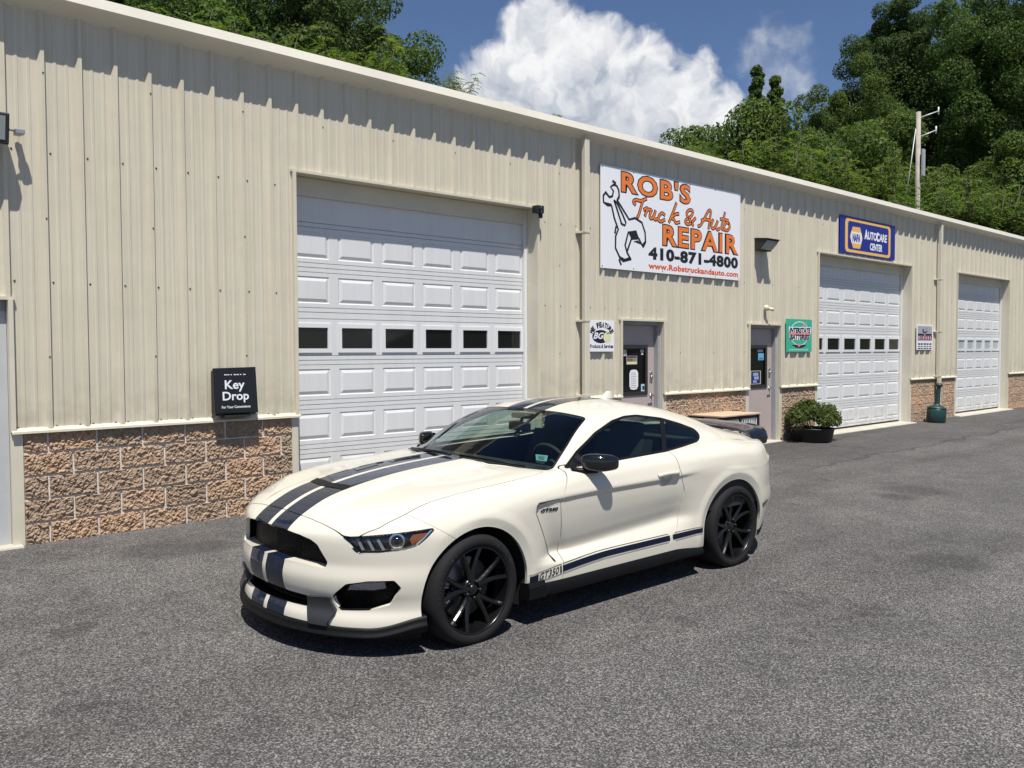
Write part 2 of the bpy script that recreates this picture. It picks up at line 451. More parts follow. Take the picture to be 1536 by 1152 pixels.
# split-face block base
def block_mesh(w, seed, h=.1965):
    r = np.random.default_rng(seed); nx, nz = max(6, int(w/.0105)), 20
    gx, gz = np.meshgrid(np.linspace(0, 1, nx), np.linspace(0, 1, nz), indexing='ij')
    hgt = np.zeros((nx, nz))
    for f, a in ((4, .0030), (10, .0046), (20, .0046), (36, .0036)):
        n1, n2 = max(2, int(f*w/.2)), f
        c = r.normal(0, 1, (n1+2, n2+2)); u, v = gx*n1, gz*n2; i, j = u.astype(int), v.astype(int); fu, fv = u-i, v-j
        fu = fu*fu*(3-2*fu); fv = fv*fv*(3-2*fv)
        hgt += a * ((c[i, j]*(1-fu)+c[i+1, j]*fu)*(1-fv) + (c[i, j+1]*(1-fu)+c[i+1, j+1]*fu)*fv)
    edge = np.minimum(1, np.minimum(np.minimum(gx, 1-gx)*w, np.minimum(gz, 1-gz)*h) / .008)
    yy = .001 - (.014 + np.clip(hgt, -.012, .02)) * edge**.5
    yy[edge <= 0] = .004
    V_ = np.stack([gx*w, yy, gz*h], -1).reshape(-1, 3)
    F_ = np.array([(i*nz+j, (i+1)*nz+j, (i+1)*nz+j+1, i*nz+j+1) for i in range(nx-1) for j in range(nz-1)])
    return npmesh('block', V_, F_, False)
def block_material():
    m_ = bpy.data.materials.new('split_face_block'); m_.use_nodes = True; t = NT(m_.node_tree); b = t.n['Principled BSDF']
    tc_ = t.node('ShaderNodeTexCoord'); P = tc_.outputs['Object']; oi = t.node('ShaderNodeObjectInfo')
    sh = t.vmath('ADD', P, t.vmath('SCALE', oi.outputs['Location']).outputs[0]).outputs[0]
    c = t.ramp(t.noise(sh, 26., 7, .7), [(.28, (.27, .190, .130)), (.46, (.37, .265, .185)), (.60, (.45, .33, .235)), (.76, (.54, .42, .315))])
    c = t.mix(1., c, t.ramp(t.voronoi(sh, 130., out='Color'), [(.1, (.86, .86, .86)), (.9, (1.1, 1.09, 1.08))]), 'MULTIPLY')
    c = t.mix(1., c, t.ramp(oi.outputs['Random'], [(0, (.80, .83, .86)), (.5, (.98, .97, .96)), (1, (1.12, 1.05, .98))]), 'MULTIPLY')
    t.link(c, b.inputs['Base Color']); b.inputs['Roughness'].default_value = .93; b.inputs['Specular IOR Level'].default_value = .2
    bp = t.node('ShaderNodeBump'); bp.inputs['Strength'].default_value = .7; bp.inputs['Distance'].default_value = .008
    t.link(t.noise(sh, 95., 6, .65), bp.inputs['Height']); t.link(bp.outputs[0], b.inputs['Normal'])
    return m_
BLOCK = block_material()
full_blocks = [block_mesh(.3975, 100+i) for i in range(9)]; odd = {}
COURSES = [(-.02 + .203*i + .005) for i in range(5)]
SEG = [(-1.6, .79 - .09), (1.80 + .09, 4.52 - .07), (8.09 + .09, 9.84 - .09), (10.84 + .09, 13.28 - .09), (14.30 + .09, 15.70 - .085), (19.93 + .09, 22.63 - .085), (26.33 + .09, 31.5)]
BJ = 2.088 - .0                                                           # a joint of the bottom course
for (xa, xb) in SEG:
    MB().box((xa, -.001, -.05), (xb, .20, 1.02)).build('block_wall', MORTAR, SHOP)
    for ci, z0 in enumerate(COURSES):
        s0 = BJ + (.2032 if ci % 2 else 0); j = math.floor((xa - s0)/.4064)
        while s0 + j*.4064 < xb:
            a, b = max(xa, s0 + j*.4064 + .0045), min(xb, s0 + (j+1)*.4064 - .0045); j += 1
            if b - a < .03: continue
            if b - a > .39: me = full_blocks[rng.integers(9)]
            else:
                key = round(b - a, 2)
                if key not in odd: odd[key] = block_mesh(b - a, 200 + int(key*100))
                me = odd[key]
            link('block', me, BLOCK, SHOP, (a, -.001, z0))
# drip flashing over the block, door trims, jamb linings
def flash(xa, xb): MB().prism([(.01, PB + .03), (-.010, PB + .03), (-.050, PB + .004), (-.052, PB - .016), (-.046, PB - .016), (-.045, PB - .002), (.01, PB + .004)], xa, xb, 0).build('drip_flashing', TRIMT, SHOP)
for (xa, xb) in SEG: flash(xa - .09, xb + .088)
for (a, b, t_, kd) in opens:
    dep = RECESS if kd == 'g' else .14
    for x0, x1, s_ in ((a - .035, a + .004, -1), (b - .004, b + .035, 1)):
        MB().box((x0, -.040, PB + .0), (x1, .012, t_ + .002)).build('corner_trim', TRIMT, SHOP)
        xx0, xx1 = (a - (.07 if a == 4.52 else .09), a + .004) if s_ < 0 else (b - .004, b + .09)
        MB().box((xx0, -.010, -.03 if kd == 'g' else -.03), (xx1, .012, PB - .003)).build('corner_trim', TRIMT, SHOP)
        xl = a if s_ < 0 else b
        MB().box((xl - .003 if s_ < 0 else xl, .0125, -.03), (xl if s_ < 0 else xl + .003, dep + .06, t_ + .003)).build('jamb_lining', TRIMT, SHOP)
    MB().box((a - .05, -.036, t_ - .006), (b + .05, .012, t_ + .022)).build('head_flashing', TRIMT, SHOP)
    MB().box((a, .0125, t_), (b, dep + .06, t_ + .003)).build('head_lining', TRIMT, SHOP)
# carcass: everything behind the skin, closed so that the inside stays dark
cs = MB(); zt = EAVE + .05
cuts = sorted([XA, XB] + [c for o_ in opens for c in o_[:2]])
for xa, xb in zip(cuts[:-1], cuts[1:]):
    zb = z_bottom((xa + xb)/2)
    if zb > PB: cs.box((xa + .006, .035, zb + .008), (xb - .006, .06, zt))
    else: cs.box((xa + .008, .21, -.05), (xb - .008, .24, zt))
cs.box((XA, 20., -.05), (XB, 20.2, 4.7)); cs.box((XA, .0, -.05), (XA + .15, 20., 4.7)); cs.box((XB - .15, .0, -.05), (XB, 20., 4.7)); cs.box((XA + .15, .3, -.06), (XB - .15, 20., -.02))
cs.build('inner_wall', mat('grey_inside', (.12, .12, .12), .9), SHOP)
rf = MB(); rf.prism([(-.15, 4.765), (10., 5.58), (20.3, 4.74), (20.3, 4.68), (10., 5.50), (-.13, 4.70)], XA - .2, XB + .2, 0); rf.build('roof', mat('pale_roof_steel', (.55, .53, .47), .45), SHOP)
# eave gutter: bright front lip over a sloping underside, in lengths
gx = [XA - .2, 3.9, 7.05, 10.2, 13.35, 16.5, 19.65, 22.8, 25.9, XB + .2]
gx = [XA - .2, 5.58, 11.68, 17.78, 23.9, XB + .2]
for xa, xb in zip(gx[:-1], gx[1:]):
    MB().prism([(.02, 4.590), (-.165, 4.665), (-.200, 4.684), (-.186, 4.776), (-.174, 4.780), (-.170, 4.766), (.02, 4.760)], xa + .001, xb - .001, 0).build('gutter', FASCIA, SHOP)
# downspouts standing off the wall on straps
for xd in (8.945, 21.31):
    d_ = MB(); d_.box((xd - .048, -.158, .42 if xd > 15 else .30), (xd + .048, -.085, 4.60), .008); ds = d_.build('downspout', TRIMT, SHOP)
    for zr in (1.02, 2.07, 3.30):
        MB().prism([(xd - .085, 0.), (xd - .085, -.012), (xd - .053, -.088), (xd - .053, -.164), (xd + .053, -.164), (xd + .053, -.088), (xd + .07, -.010), (xd + .07, 0.)], zr, zr + .028, 2).build('strap', TRIMT, ds)
    MB().prism([(-.158, .10), (-.085, .18), (-.085, .44), (-.158, .44)], xd - .046, xd + .046, 0).build('outlet_shoe', TRIMT, ds)
# concrete sill in front of the openings
CONC = mat('concrete_sill', (.44, .41, .35), .9, bump=(40, .4, .01), var=(3, .12))
for (a, b, t_, kd) in opens:
    MB().prism([(-.16 if kd == 'g' else -.10, -.012), (-.15 if kd == 'g' else -.09, .012), (.32, .030), (.32, -.06), (-.16, -.06)], a - .06, b + .06, 0).build('door_sill', CONC, SHOP)

# ---- roll-up doors
def door_white():
    m_ = bpy.data.materials.new('white_door_steel'); m_.use_nodes = True; t = NT(m_.node_tree); b = t.n['Principled BSDF']
    P = t.node('ShaderNodeNewGeometry').outputs['Position']
    mp = t.node('ShaderNodeMapping'); mp.inputs['Scale'].default_value = (7, 7, .5); t.link(P, mp.inputs[0])
    base = t.ramp(t.noise(mp.outputs[0], 1.4, 6, .65), [(.30, (.635, .635, .625)), (.62, (.68, .685, .685))])
    sz = t.node('ShaderNodeSeparateXYZ'); t.link(P, sz.inputs[0])
    foot = t.math('MULTIPLY', t.maprange(sz.outputs[2], .05, .75, 1, 0, True), t.maprange(t.noise(P, 6., 6, .65), .38, .66, 0, .5))
    scuff = t.maprange(t.noise(P, 2.3, 8, .7, .6), .62, .74, 0, .22)
    base = t.mix(t.math('MAXIMUM', foot, scuff), base, (.36, .34, .30, 1))
    t.link(base, b.inputs['Base Color']); b.inputs['Roughness'].default_value = .42
    bp = t.node('ShaderNodeBump'); bp.inputs['Strength'].default_value = .10; bp.inputs['Distance'].default_value = .004
    t.link(t.noise(P, 40., 4, .6), bp.inputs['Height']); t.link(bp.outputs[0], b.inputs['Normal'])
    MATS['white_door_steel'] = m_
    return m_
WHITE = door_white()
VINYL = mat('white_vinyl', (.70, .71, .72), .35)
PANE = mat('unlit_inside_glazing', (.006, .007, .008), .04, spec=.5)  # opaque panes; the unlit inside behind them is put into the near-black colour
PALEP = mat('frosted_glazing', (.42, .46, .47), .25)
SEALB = mat('black_seal', (.012, .012, .012), .7)
def emboss(w, h):
    """raised panel: sunk moulding round a proud field"""
    a = [(0, 0), (w, 0), (w, h), (0, h)]
    def r_(i): return [(i, i), (w-i, i), (w-i, h-i), (i, h-i)]
    rings = [(r_(0), 0.), (r_(.009), .007), (r_(.016), .007), (r_(.050), -.004)]
    V_ = []; F_ = []
    for q, d in rings: V_ += [(p[0], d, p[1]) for p in q]
    for i in range(3):
        for j in range(4): F_.append((i*4+j, i*4+(j+1) % 4, (i+1)*4+(j+1) % 4, (i+1)*4+j))
    F_.append((12, 13, 14, 15))
    me = bpy.data.meshes.new('raised_panel'); me.from_pydata(V_, [], F_); me.update(); me.materials.append(WHITE)
    return me
def roll_door(a, b, top, base, pitch, rows, ncol, winrow, flat_rows, pane):
    y0 = RECESS; w = b - a
    bk = MB().box((a, y0 + .020, base), (b, y0 + .055, top + .05)); d_ = bk.build('garage_door', WHITE, SHOP)
    cw = w / ncol; pw = cw * .805; ph = pitch * .60
    em = emboss(pw, ph); om = None
    for r in range(rows):
        z0 = base + r*pitch + (.04 if r > 3 else 0); z1 = min(z0 + pitch + (.04 if r == 3 else 0), top + .04)
        # section skin with openings where the embossed fields sit
        sec = MB(); zf0, zf1 = z0 + pitch*.20, z0 + pitch*.20 + ph; g = .0035
        emb = r not in flat_rows
        if not emb: sec.box((a, y0, z0 + g), (b, y0 + .02, z1 - g))
        else:
            def strip(xa, za, xb, zb2, dy=0.): sec.box((xa, y0 + dy, za), (xb, y0 + .02, zb2))
            # grooved rails above and below the fields
            for (q0, q1) in ((z0 + g, zf0), (zf1, z1 - g)):
                n_ = 2; hq = (q1 - q0)/n_
                for i in range(n_): strip(a, q0 + i*hq + (.003 if i else 0), b, q0 + (i+1)*hq - (0 if i == n_-1 else .003))
            xs_ = [a + cw*c + (cw - pw)/2 for c in range(ncol)]
            strip(a, zf0, xs_[0], zf1)
            for c in range(ncol-1): strip(xs_[c] + pw, zf0, xs_[c+1], zf1)
            strip(xs_[-1] + pw, zf0, b, zf1)
        sec.build('door_section', WHITE, d_)
        if not emb: continue
        for c in range(ncol):
            x0 = a + cw*c + (cw - pw)/2
            if r == winrow:
                fr = MB(); o_ = .014; t_ = .032
                for q in ((x0 - o_, zf0 - o_, x0 + pw + o_, zf0 + t_), (x0 - o_, zf1 - t_, x0 + pw + o_, zf1 + o_), (x0 - o_, zf0 + t_, x0 + t_, zf1 - t_), (x0 + pw - t_, zf0 + t_, x0 + pw + o_, zf1 - t_)):
                    fr.box((q[0], y0 - .014, q[1]), (q[2], y0 + .012, q[3]))
                fr.build('window_frame', VINYL, d_)
                MB().box((x0 + t_ - .004, y0 + .004, zf0 + t_ - .004), (x0 + pw - t_ + .004, y0 + .010, zf1 - t_ + .004)).build('window_pane', pane, d_)
            else:
                link('raised_panel', em, None, d_, (x0, y0, zf0))
    MB().box((a + .01, y0 - .004, base - .03), (b - .01, y0 + .045, base)).build('bottom_seal', SEALB, d_)
    # weather stops down both jambs and across the head
    for x0, x1 in ((a, a + .045), (b - .045, b)): MB().box((x0, y0 - .045, .0), (x1, y0 - .006, top)).build('door_stop', VINYL, d_)
    MB().box((a + .045, y0 - .045, top - .20), (b - .045, y0 - .006, top - .002)).build('door_header', TRIMT, d_)
    return d_
roll_door(4.524, 8.086, 3.560, .095, .4915, 7, 6, 3, (6,), PANE)
roll_door(15.704, 19.926, 3.537, .06, .4915, 7, 6, 3, (), PANE)
roll_door(22.634, 26.326, 3.552, .06, .4915, 7, 6, 3, (), PALEP)

# ---- walk-in doors
PINK = mat('dusty_pink_door', (.44, .365, .345), .5, var=(2, .05))
GREY = mat('grey_door_frame', (.30, .31, .325), .45, var=(3, .08))
BRONZE = mat('dark_bronze', (.025, .024, .023), .45)
STEEL = mat('brushed_handle', (.42, .42, .42), .3, metal=.9)
def walk_door(a, b, top, glass=True):
    fr = MB(); d0, d1 = .02, .17
    for x0, x1 in ((a + .002, a + .055), (b - .055, b - .002)): fr.box((x0, d0 + .03, -.0), (x1, d1, top - .004)); 
    for x0, x1 in ((a + .055, a + .075), (b - .075, b - .055)): fr.box((x0, d1 - .035, 0), (x1, d1, top - .06))
    fr.box((a + .055, d0 + .03, top - .06), (b - .055, d1, top - .004))
    f_ = fr.build('door_frame', GREY, SHOP)
    x0, x1, zt_ = a + .058, b - .058, top - .064
    gz0, gz1, gx0, gx1 = 1.00, zt_ - .32, x0 + .09, x1 - .19
    sl = MB(); y_ = d1 - .10 + .05
    if glass:
        sl.box((x0, y_, .02), (x1, y_ + .045, gz0)); sl.box((x0, y_, gz1), (x1, y_ + .045, zt_)); sl.box((x0, y_, gz0), (gx0, y_ + .045, gz1)); sl.box((gx1, y_, gz0), (x1, y_ + .045, gz1))
    else: sl.box((x0, y_, .02), (x1, y_ + .045, zt_))
    d_ = sl.build('entry_door', PINK, SHOP)
    if glass:
        t_ = .035; k_ = MB()
        for q in ((gx0 - .02, gz0 - .02, gx1 + .02, gz0 + t_), (gx0 - .02, gz1 - t_, gx1 + .02, gz1 + .02), (gx0 - .02, gz0 + t_, gx0 + t_, gz1 - t_), (gx1 - t_, gz0 + t_, gx1 + .02, gz1 - t_)): k_.box((q[0], y_ - .014, q[1]), (q[2], y_ - .001, q[3]))
        k_.build('glazing_bead', BRONZE, d_)
        MB().box((gx0 + .002, y_ + .015, gz0 + .002), (gx1 - .002, y_ + .022, gz1 - .002)).build('door_glass', PANE, d_)
    hx_ = x1 - .075
    h_ = MB().box((hx_ - .032, y_ - .008, 1.17), (hx_ + .032, y_ - .001, 1.33), .003).box((hx_ - .02, y_ - .030, 1.22), (hx_ + .02, y_ - .008, 1.27), .004)
    h_.build('deadbolt', STEEL, d_)
    h_ = MB().lathe([(0, -.012), (.030, -.012), (.033, -.002), (.033, 0)], 18, 1, (hx_, y_ - .001, .97)); h_.tube([(hx_, y_ - .012, .97), (hx_, y_ - .055, .97), (hx_ - .11, y_ - .060, .968)], .010, 8)
    h_.build('lever_handle', STEEL, d_)
    return d_, (gx0, gx1, gz0, gz1, y_ - .0)
doorA, GA = walk_door(*MD[1]); doorB, GB = walk_door(*MD[2]); doorC, _ = walk_door(*MD[0], glass=False)
MB().box((1.55, .045, .0), (1.797, .049, 2.02)).build('door_frame', mat('pale_grey_frame', (.46, .47, .48), .45, var=(3, .06)), SHOP)
# ---------------------------------------------------------------- signs and fittings on the front
SW = mat('sign_white', (.80, .81, .84), .35); SO = mat('sign_orange', (.78, .20, .035), .45); SK = mat('sign_black', (.012, .012, .016), .45)
SR = mat('sign_red_orange', (.70, .11, .03), .45); SB = mat('sign_blue', (.012, .020, .24), .4); SY = mat('sign_gold', (.80, .47, .10), .45)
SG = mat('sign_green', (.045, .42, .27), .45); SPK = mat('sign_pink', (.72, .25, .27), .45); SLG = mat('sign_grey', (.36, .37, .40), .45)
SMR = mat('sign_maroon', (.25, .02, .06), .45); SCRM = mat('sign_cream', (.72, .70, .36), .45); SNB = mat('sign_navy', (.02, .03, .12), .45); SLB = mat('sticker_blue', (.14, .40, .62), .5)
def sign_board(name, x0, x1, z0, z1, m_, label, y=-.046, t=.012):
    s_ = empty(name, (x0, y, z0)); tag(s_, label, 'sign')
    MB().box((0, 0, 0), (x1 - x0, t, z1 - z0), .001).build('board', m_, s_)
    return s_
def local(o, pts): return [(p[0] - o.location.x, p[1] - o.location.z) for p in pts]
def put(o, mb, name, m_): return mb.build(name, m_, o)
SCRIPT = [[(10.111, 3.836), (10.07, 3.867), (10.129, 3.903), (10.245, 3.9), (10.371, 3.944)], [(10.302, 3.913), (10.258, 3.823), (10.206, 3.703), (10.173, 3.654)], [(10.329, 3.781), (10.397, 3.808), (10.376, 3.753), (10.35, 3.698)], [(10.371, 3.745), (10.424, 3.791), (10.482, 3.791)], [(10.503, 3.787), (10.461, 3.705), (10.482, 3.665), (10.536, 3.679), (10.595, 3.776)], [(10.595, 3.776), (10.563, 3.69), (10.59, 3.656), (10.644, 3.668)], [(10.821, 3.753), (10.758, 3.77), (10.687, 3.719), (10.676, 3.66), (10.731, 3.64), (10.821, 3.674)], [(11.12, 3.955), (11.058, 3.842), (10.946, 3.661)], [(11.178, 3.803), (11.101, 3.787), (11.008, 3.725), (11.073, 3.699), (11.115, 3.657), (11.201, 3.675)], [(11.566, 3.665), (11.403, 3.809), (11.438, 3.879), (11.52, 3.898), (11.565, 3.87), (11.506, 3.794), (11.38, 3.729), (11.369, 3.685), (11.439, 3.665), (11.536, 3.708), (11.625, 3.776)], [(11.715, 3.662), (11.776, 3.685), (11.882, 3.805), (11.989, 3.932), (12.06, 3.934), (12.036, 3.821), (12.0, 3.66)], [(11.806, 3.766), (11.943, 3.79), (12.083, 3.771)], [(12.123, 3.797), (12.074, 3.708), (12.105, 3.662), (12.168, 3.681), (12.249, 3.784)], [(12.249, 3.784), (12.212, 3.69), (12.25, 3.654), (12.304, 3.675)], [(12.463, 3.945), (12.409, 3.812), (12.365, 3.699), (12.433, 3.671)], [(12.345, 3.837), (12.447, 3.84), (12.558, 3.832)], [(12.584, 3.787), (12.506, 3.794), (12.448, 3.73), (12.468, 3.674), (12.546, 3.67), (12.611, 3.731), (12.584, 3.787)]]
WRENCH = [[(9.453, 3.931), (9.4, 3.882), (9.405, 3.789), (9.491, 3.752), (9.58, 3.755), (9.641, 3.581), (9.729, 3.428), (9.67, 3.327), (9.665, 3.155), (9.764, 3.022), (9.888, 2.987), (10.01, 3.016)], [(9.453, 3.931), (9.501, 3.894), (9.534, 3.873), (9.597, 3.893), (9.621, 3.971), (9.558, 4.022), (9.629, 4.064), (9.695, 4.053), (9.739, 3.997), (9.749, 3.914), (9.7, 3.854), (9.818, 3.743), (9.976, 3.595), (10.111, 3.631), (10.272, 3.579), (10.35, 3.438), (10.361, 3.291), (10.303, 3.217), (10.199, 3.335)], [(10.01, 3.016), (9.926, 3.11), (9.883, 3.212), (9.954, 3.403), (10.137, 3.436), (10.199, 3.335), (10.027, 3.316), (9.939, 3.144)], [(9.641, 3.831), (9.7, 3.809), (9.818, 3.663), (9.903, 3.54), (9.878, 3.499), (9.803, 3.518), (9.702, 3.714), (9.641, 3.831)], [(9.612, 4.112), (9.665, 4.091)], [(9.677, 3.458), (9.655, 3.376)], [(9.751, 2.986), (9.788, 2.927)]]
WBLACK = [[(9.954, 3.406), (10.137, 3.439), (10.199, 3.34), (10.027, 3.312)], [(9.412, 3.793), (9.58, 3.784), (9.573, 3.745), (9.484, 3.745)], [(9.739, 3.052), (9.876, 3.013), (9.984, 3.047), (10.02, 3.004), (9.838, 2.959), (9.759, 3.002)], [(10.272, 3.251), (10.351, 3.32), (10.366, 3.275), (10.319, 3.208)], [(10.07, 3.283), (10.181, 3.306), (10.272, 3.251), (10.199, 3.261)], [(9.7, 3.857), (9.754, 3.919), (9.764, 3.888), (9.719, 3.843)], [(9.583, 4.083), (9.617, 4.122), (9.68, 4.093), (9.617, 4.1)], [(9.989, 3.613), (10.103, 3.647), (10.121, 3.619), (10.002, 3.591)], [(9.764, 3.522), (9.863, 3.51), (9.903, 3.543), (9.888, 3.494), (9.818, 3.493)]]

big_sign = sign_board('shop_sign', 9.345, 12.93, 2.85, 4.325, SW, 'big white banner with orange shop name, wrench drawing and phone number')
ox, oz = 9.345, 2.85
def word(par, txt, x0, x1, z0, z1, y, m_, name='lettering', **kw):
    return lettering(name, txt, (x0 - par.location.x, x1 - par.location.x, z0 - par.location.z, z1 - par.location.z), y, m_, par, **kw)
word(big_sign, "ROB'S", 9.80, 11.49, 3.985, 4.285, -.0012, SK, offset=.065, pad=.018, space=1.14); word(big_sign, "ROB'S", 9.80, 11.49, 3.985, 4.285, -.0026, SO, offset=.025, space=1.14)
word(big_sign, 'REPAIR', 10.785, 12.862, 3.288, 3.598, -.0012, SK, offset=.065, pad=.018, space=1.16); word(big_sign, 'REPAIR', 10.785, 12.862, 3.288, 3.598, -.0026, SO, offset=.025, space=1.16)
word(big_sign, '410-871-4800', 10.43, 12.865, 3.040, 3.236, -.0015, SK, offset=.055, space=1.10)
word(big_sign, 'www.Robstruckandauto.com', 10.43, 12.866, 2.902, 2.996, -.0015, SR, offset=.04, space=1.06)
mb = MB()
for s_ in SCRIPT: ribbon(local(big_sign, s_), .060, -.0016, mb, 6)
mb.build('script_outline', SK, big_sign)
mb = MB()
for i, s_ in enumerate(SCRIPT): ribbon(local(big_sign, s_), .030, -.0030 - .00005*i, mb, 6)
mb.build('script_lettering', SO, big_sign)
mb = MB()
for i, s_ in enumerate(WRENCH): ribbon(local(big_sign, s_), .036, -.0015 - .00006*i, mb)
for i, s_ in enumerate(WBLACK): flat(local(big_sign, s_), -.0024 - .00006*i, mb)
mb.build('wrench_drawing', SK, big_sign)
for gx_ in np.linspace(.03, 3.55, 6):
    for gz_ in (.03, 1.445): MB().lathe([(0, -.004), (.008, -.004), (.010, 0)], 8, 1, (gx_, 0, gz_)).build('fixing_screw', SCREW, big_sign)

def rrect(x0, z0, x1, z1, r, n=5):
    P = []
    for cx, cz, a0 in ((x1-r, z1-r, 0), (x0+r, z1-r, 90), (x0+r, z0+r, 180), (x1-r, z0+r, 270)):
        for k_ in range(n+1):
            a = math.radians(a0 + 90*k_/n); P.append((cx + r*math.cos(a), cz + r*math.sin(a)))
    return P
na = sign_board('care_centre_sign', 16.49, 19.0, 3.60, 4.345, SB, 'blue and gold car-care banner over the middle white roll-up door')
a_, b_ = rrect(.215, .03, 2.285, .705, .10), rrect(.33, .085, 2.185, .655, .07)
mb = MB(); n_ = len(a_); mb.add([(p[0], -.0012, p[1]) for p in a_] + [(p[0], -.0012, p[1]) for p in b_], [(i, (i+1) % n_, (i+1) % n_ + n_, i + n_) for i in range(n_)]); put(na, mb, 'gold_border', SY)
hexp = [(.42, .352), (.535, .552), (.86, .560), (.972, .350), (.868, .128), (.558, .122)]
mb = MB(); flat(hexp, -.0012, mb); put(na, mb, 'hexagon', SY)
mb = MB(); flat([(.475, .452), (.915, .455), (.935, .40), (.935, .30), (.905, .222), (.49, .222), (.455, .30), (.455, .40)], -.0020, mb); put(na, mb, 'hexagon_band', SW)
word(na, 'NAPA', 17.02, 17.36, 3.852, 4.02, -.0028, SB, offset=.05)
word(na, 'AUTOCARE', 17.555, 18.60, 3.945, 4.115, -.0015, SW, offset=.04, shear=.08); word(na, 'CENTER', 17.80, 18.38, 3.735, 3.885, -.0015, SW, offset=.04, shear=.08)
word(na, 'A', 17.545, 17.69, 3.945, 4.15, -.0016, SW, offset=.04, shear=.08); word(na, 'C', 18.09, 18.20, 3.935, 4.135, -.0017, SW, offset=.04, shear=.08)

bgs = sign_board('products_sign', 9.095, 9.635, 1.650, 2.098, SW, 'small white sign with black oval and yellow drop left of the first door')
for i, ch in enumerate('WE FEATURE'):
    if ch == ' ': continue
    a = math.radians(148 - i*12.9); cx, cz, r_ = .27, .150, .255
    V_, F_ = text_mesh(ch, -.026 if ch != 'W' else -.038, .026 if ch != 'W' else .038, -.040, .040, offset=.06)
    px_, pz_ = cx + r_*1.0*math.cos(a), cz + r_*.80*math.sin(a) + .03; t = a - math.pi/2
    q = np.stack([px_ + V_[:, 0]*math.cos(t) - V_[:, 2]*math.sin(t), np.full(len(V_), -.0012), pz_ + V_[:, 0]*math.sin(t) + V_[:, 2]*math.cos(t)], 1)
    MB().add(q, F_).build('letter', SK, bgs)
ell = lambda cx, cz, rx, rz, n=28, a0=0, a1=360: [(cx + rx*math.cos(math.radians(a0 + (a1-a0)*i/n)), cz + rz*math.sin(math.radians(a0 + (a1-a0)*i/n))) for i in range(n)]
mb = MB(); flat(ell(.25, .215, .185, .095), -.0012, mb); put(bgs, mb, 'oval', SK)
mb = MB(); flat(ell(.395, .205, .090, .078), -.0018, mb); flat([(.36, .29), (.40, .325), (.46, .255)], -.0018, mb); put(bgs, mb, 'drop_halo', SW)
mb = MB(); flat(ell(.395, .205, .075, .065), -.0024, mb); flat([(.355, .262), (.385, .30), (.435, .255)], -.0024, mb); put(bgs, mb, 'drop', SCRM)
word(bgs, 'BG', 9.18, 9.41, 1.83, 1.925, -.0026, SW, offset=.03, shear=.35)
word(bgs, 'Products & Services', 9.115, 9.615, 1.70, 1.755, -.0013, SK, offset=.03)

ins = sign_board('battery_sign', 14.475, 15.405, 1.625, 2.236, SG, 'green battery sign with black and white lettering above the potted bush')
mb = MB(); flat(ell(.47, .345, .35, .225, 40), -.0010, mb); put(ins, mb, 'white_disc', SW)
mb = MB(); flat(ell(.47, .345, .335, .21, 40), -.0016, mb); put(ins, mb, 'disc', SG)
mb = MB(); flat([(.18, .13), (.74, .13), (.60, .085), (.47, .072), (.34, .085)], -.0020, mb); put(ins, mb, 'disc_base', SK)
mb = MB(); flat([(.37, .145), (.56, .145), (.44, .085)], -.0024, mb); flat([(.48, .445), (.60, .445), (.76, .575), (.60, .50)], -.0024, mb); put(ins, mb, 'pink_arrow', SPK)
mb = MB(); flat([(.07, .465), (.09, .345), (.90, .345), (.90, .465)], -.0028, mb); flat([(.10, .300), (.13, .35), (.86, .35), (.82, .225), (.13, .225)], -.0028, mb); put(ins, mb, 'name_plate', SW)
mb = MB(); flat([(.09, .302), (.10, .355), (.87, .355), (.86, .302)], -.0031, mb); put(ins, mb, 'pink_bar', SPK)
word(ins, 'INTERSTATE', 14.475 + .10, 14.475 + .875, 1.625 + .352, 1.625 + .452, -.0036, SK, offset=.055, shear=.2)
word(ins, 'BATTERIES', 14.475 + .12, 14.475 + .835, 1.625 + .228, 1.625 + .325, -.0036, SK, offset=.055, shear=.2)
mb = MB()
for i in range(9): flat([(.10 + i*.078, .028), (.155 + i*.078, .026), (.165 + i*.078, .052), (.115 + i*.078, .056)], -.0015, mb)
put(ins, mb, 'faint_script', mat('pale_mint', (.45, .62, .52), .5))

dsn = sign_board('engine_sign', 20.20, 21.10, 1.655, 2.235, SW, 'small grey and maroon sign beside the far downspout')
mb = MB(); flat([(.05, .33), (.85, .33), (.85, .545), (.05, .545)], -.0010, mb); flat([(.05, .205), (.85, .205), (.85, .235), (.05, .235)], -.0010, mb); put(dsn, mb, 'grey_field', SLG)
mb = MB(); P_ = ell(.44, .44, .14, .06, 24); q_ = ell(.46, .452, .095, .035, 24); n_ = 24
mb.add([(p[0], -.0016, p[1]) for p in P_] + [(p[0], -.0016, p[1]) for p in q_], [(i, (i+1) % n_, (i+1) % n_ + n_, i + n_) for i in range(n_) if not 4 < i < 9]); put(dsn, mb, 'swoosh', SNB)
mb = MB(); flat([(.06, .33), (.40, .33), (.40, .37), (.06, .37)], -.0018, mb); flat([(.47, .33), (.84, .33), (.84, .37), (.47, .37)], -.0018, mb)
for z_, h_ in ((.115, .035), (.07, .018), (.02, .024)):
    for i in range(5): flat([(.07 + i*.157, z_), (.20 + i*.157 - .02*(i % 2), z_), (.20 + i*.157 - .02*(i % 2), z_ + h_), (.07 + i*.157, z_ + h_)], -.0016, mb)
put(dsn, mb, 'small_print', SK)
mb = MB(); flat([(.05, .235), (.85, .235), (.85, .325), (.05, .325)], -.0018, mb); put(dsn, mb, 'maroon_band', SMR)
word(dsn, 'DIESEL', 20.28, 21.02, 1.655 + .253, 1.655 + .307, -.0026, SW, offset=.02, space=1.6)

